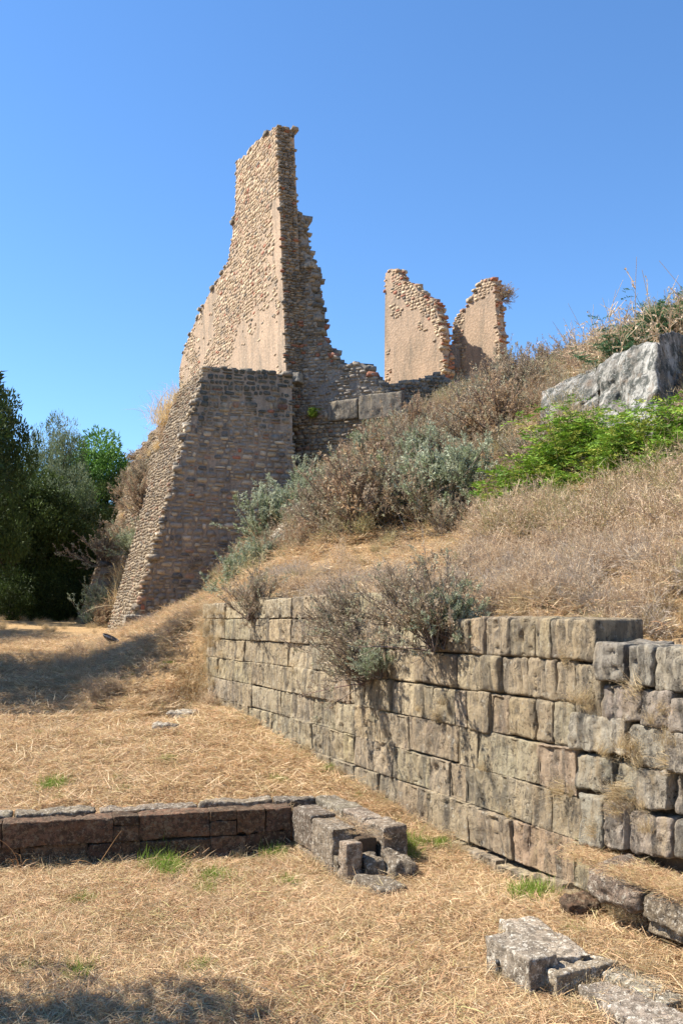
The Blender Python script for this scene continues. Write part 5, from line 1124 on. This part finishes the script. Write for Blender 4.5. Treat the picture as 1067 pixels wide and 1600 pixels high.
plant('silver', 152, 975, 36.5, 2.2, 'round silver shrub at the foot of the castle wall between its two buttresses')
plant('brown', 165, 985, 35.0, 1.2, 'little brown shrub left of the foot of the tall buttress')
plant('greybrush', 0, 0, 1, .8, 'whitish dry tuft hanging on the dark face of the buttress', 'plant', P=tuple(bfn(binv(302, 888)[0], binv(302, 888)[1], .05)), tilt=(.8, .4))
plant('brown', 0, 0, 1, .75, 'tiny shrub sprouting from the right edge of the pointed ruin', P=tuple(at(783, 468, 33.2)), tilt=(0, .8))
plant('orange', 345, 918, 25.0, .55, 'small orange plant between buttress foot and terrace wall end', 'plant', tilt=(0, -.6))
plant('tan', 0, 0, 1, 1.1, 'dry tuft in the corner right of the tall buttress', 'grass', P=tuple(rfn(rinv(475, 745)[0], rinv(475, 745)[1], .2)))
plant('green', 0, 0, 1, .6, 'small green plant on the ledge left of the large blocks', 'plant', P=tuple(rfn(rinv(492, 655)[0], rinv(492, 655)[1], .2)))
plant('tan', 640, 606, 31.3, .9, 'dry tuft beside the dark rubble base', 'grass', P=tuple(at(592, 620, 31.6)))
# tangled long stalks against the low wall
for q, lab in (((66, 1362), 'bundle of bent dry stalks against the reddish low wall'), ((30, 1366), 'single arching dry stalk at the left end of the low wall'), ((150, 1358), 'low arching stalk in front of the low wall')):
    p = on_z(*q, 0); n = 7 if '66' in str(q) else 2
    S = spine(np.repeat([[0, 0, 0.]], n, 0) + rng.normal(0, .03, (n, 3)) * [1, 1, 0], unit(np.stack([rng.normal(-.3, .6, n), rng.normal(0, .2, n), rng.uniform(.5, 1, n)], -1)), rng.uniform(.25, .5, n), 7, .3, .5)
    V, F = tubes(S, np.linspace(.004, .0015, 7)[None] * np.ones((n, 1)), 4); o = obj('dry_stalk', mesh('dry_stalk', V, [F], M_STRAW, np.tile([.45, .27, .13], (len(V), 1))), None, (p[0], p[1], 0)); tag(o, lab, 'stalk')

# ------------------------------------------------------------------ trees
def tree_mesh(h, R_, trunk_h, nleaf, cols, leaf=(.12, .05), seed=0, low=0.15, clumps=70):
    C = rng.normal(size=(clumps, 3)); C = unit(C) * rng.uniform(.35, 1.0, (clumps, 1)) ** .6; C = C * [R_, R_, (h - trunk_h * .4) / 2] * .86; C[:, 2] += trunk_h * .4 + (h - trunk_h * .4) / 2
    cr = rng.uniform(.16, .30, clumps) * R_
    # limbs
    n = 16; tgt = C[rng.integers(0, clumps, n)]; S = np.linspace(0, 1, 7)[None, :, None]; b = np.zeros((n, 3)); b[:, 2] = rng.uniform(.25, .7, n) * trunk_h
    mid_ = (b + tgt) / 2 * [.7, .7, 1.1]; Pn = (1 - S) ** 2 * b[:, None] + 2 * S * (1 - S) * mid_[:, None] + S ** 2 * tgt[:, None]
    V1, F1 = tubes(Pn, np.linspace(.09, .02, 7)[None] * h / 8 * np.ones((n, 1)), 6)
    tr_ = np.zeros((1, 9, 3)); tr_[0, :, 2] = np.linspace(-.3, h * .75, 9); tr_[0, :, 0] = .12 * np.sin(np.linspace(0, 4, 9)); V0, F0 = tubes(tr_, np.linspace(.24, .05, 9)[None] * h / 8, 9)
    w = rng.integers(0, clumps, nleaf); dirv = unit(rng.normal(size=(nleaf, 3))); rr = rng.uniform(0.3, 1, (nleaf, 1)) ** .5; c = C[w] + dirv * rr * cr[w][:, None] * [1.15, 1.15, .8]
    V2, F2 = leaves(c, unit(dirv + rng.normal(0, .6, (nleaf, 3)) + [0, 0, .2]), rng.uniform(.6, 1.3, nleaf) * leaf[0], rng.uniform(.7, 1.2, nleaf) * leaf[1])
    cc = np.array(cols)[rng.integers(0, len(cols), clumps)][w] * rng.uniform(.75, 1.25, (nleaf, 1))
    a = join([(V0, F0, (1, 1, 1)), (V1, F1, (1, 1, 1))]); return mesh('trunk', a[0], a[1], M_BARK, a[2], True), mesh('crown', V2, [F2], M_LEAF, np.repeat(cc, 4, 0))
olive = [(.16, .20, .10), (.11, .15, .06), (.20, .24, .14), (.08, .11, .04)]; dark = [(.045, .075, .018), (.065, .10, .025), (.035, .055, .015)]; bright = [(.07, .155, .02), (.095, .20, .03), (.045, .105, .016)]
TM = {'olive': [tree_mesh(8, 3.2, 2.2, 26000, olive, (.20, .05)) for _ in range(2)], 'dark': [tree_mesh(8, 3.4, 1.6, 26000, dark, (.20, .08)) for _ in range(2)], 'bright': [tree_mesh(8, 3.2, 1.5, 28000, bright, (.20, .07))]}
def tree(kind, X, Y, h, label, i=0, wide=1.0, name=None, group=None):
    z = float(H(X, Y)[0]) - (1.3 if kind == 'thicket' else 0); r = empty(name or 'broadleaf_tree', (X, Y, z)); tag(r, label, 'tree', group); s = h / 8; r.scale = (s * wide, s * wide, s); r.rotation_euler.z = rng.uniform(0, 6.28)
    a, b = TM[kind][i % len(TM[kind])]; obj('trunk', a, r); obj('crown', b, r)
def TX(px, Y): return at(px, 970, Y)[0]
TM['thicket'] = [tree_mesh(8, 5.0, .2, 30000, dark, (.24, .12), clumps=110)]
tree('dark', TX(-38, 38), 38, 10.6, 'tall dark evergreen cut off by the left edge of the photo', 0, .5)
tree('olive', TX(74, 48), 48, 11.0, 'olive tree with silvery leaves rising above the dark ones', 0, .42, 'olive_tree')
tree('olive', TX(108, 47), 47, 8.6, 'lower olive tree in front of the silvery one', 1, .5, 'olive_tree')
tree('bright', TX(150, 54), 54, 11.6, 'rounded bright green tree beside the castle wall', 0, .85)
tree('bright', TX(112, 57), 57, 10.8, 'bright green tree between the olive and the rounded tree', 0, .5)
tree('dark', TX(22, 43), 43, 7.8, 'dark tree low behind the left evergreen', 1, .8)
tree('dark', TX(72, 44), 44, 6.6, 'dark tree in front of the two olives', 0, .8)
tree('dark', TX(128, 47), 47, 6.0, 'dark tree in deep shade under the bright green crown', 0, .9)
tree('dark', TX(165, 52), 52, 7.0, 'dark tree just left of the low broken buttress', 1, .8)
tree('dark', TX(-60, 52), 52, 11.0, 'dark tree far back at the left edge', 1, .8)
tree('dark', TX(45, 54), 54, 8.6, 'dark tree filling the grove between the left evergreen and the olive', 1, .9)
for X_, Y_, h__, lab in ((TX(40, 49), 49, 5.2, 'dark thicket under the grove at the left of the photo'), (TX(110, 51), 51, 5.4, 'dark thicket under the bright green trees'), (TX(175, 58), 58, 6, 'dark thicket behind the low broken buttress'), (TX(-20, 50), 50, 5.6, 'dark thicket behind the left evergreen'), (TX(80, 72), 72, 8.5, 'farthest dark thicket closing the grove'), (TX(-10, 74), 74, 9, 'far thicket at the left end of the grove'), (TX(170, 72), 72, 8.0, 'far thicket behind the castle wall end')):
    tree('thicket', X_, Y_, h__, lab, 0, 1.2, 'thicket')
for X_, Y_, h__, lab in ((TX(15, 41), 41, 3.6, 'low dark bushes at the foot of the left evergreen'), (TX(70, 42.5), 42.5, 3.8, 'low dark bushes in front of the olive trunks'), (TX(118, 44), 44, 4.0, 'low dark bushes between the olives and the broken buttress')): tree('thicket', X_, Y_, h__, lab, 0, .8, 'thicket')
# trees standing left of the picture, whose shade reaches into it
tree('dark', -13.2, 19.2, 9.0, 'evergreen left of the view shading the straw before the castle wall', 0, .95)
tree('dark', -11.6, 21.4, 10.2, 'evergreen left of the view behind the one shading the straw', 1, .8)
tree('olive', -16.5, 16.6, 10.0, 'olive left of the view shading the near edge of the straw', 1, .9, 'olive_tree')
tree('dark', -19.0, 30.0, 11.0, 'evergreen left of the view shading the path by the grove', 1, .9)
tree('dark', -5.75, 4.75, 6.2, 'small evergreen left of the view shading the bottom left corner', 1, .85)
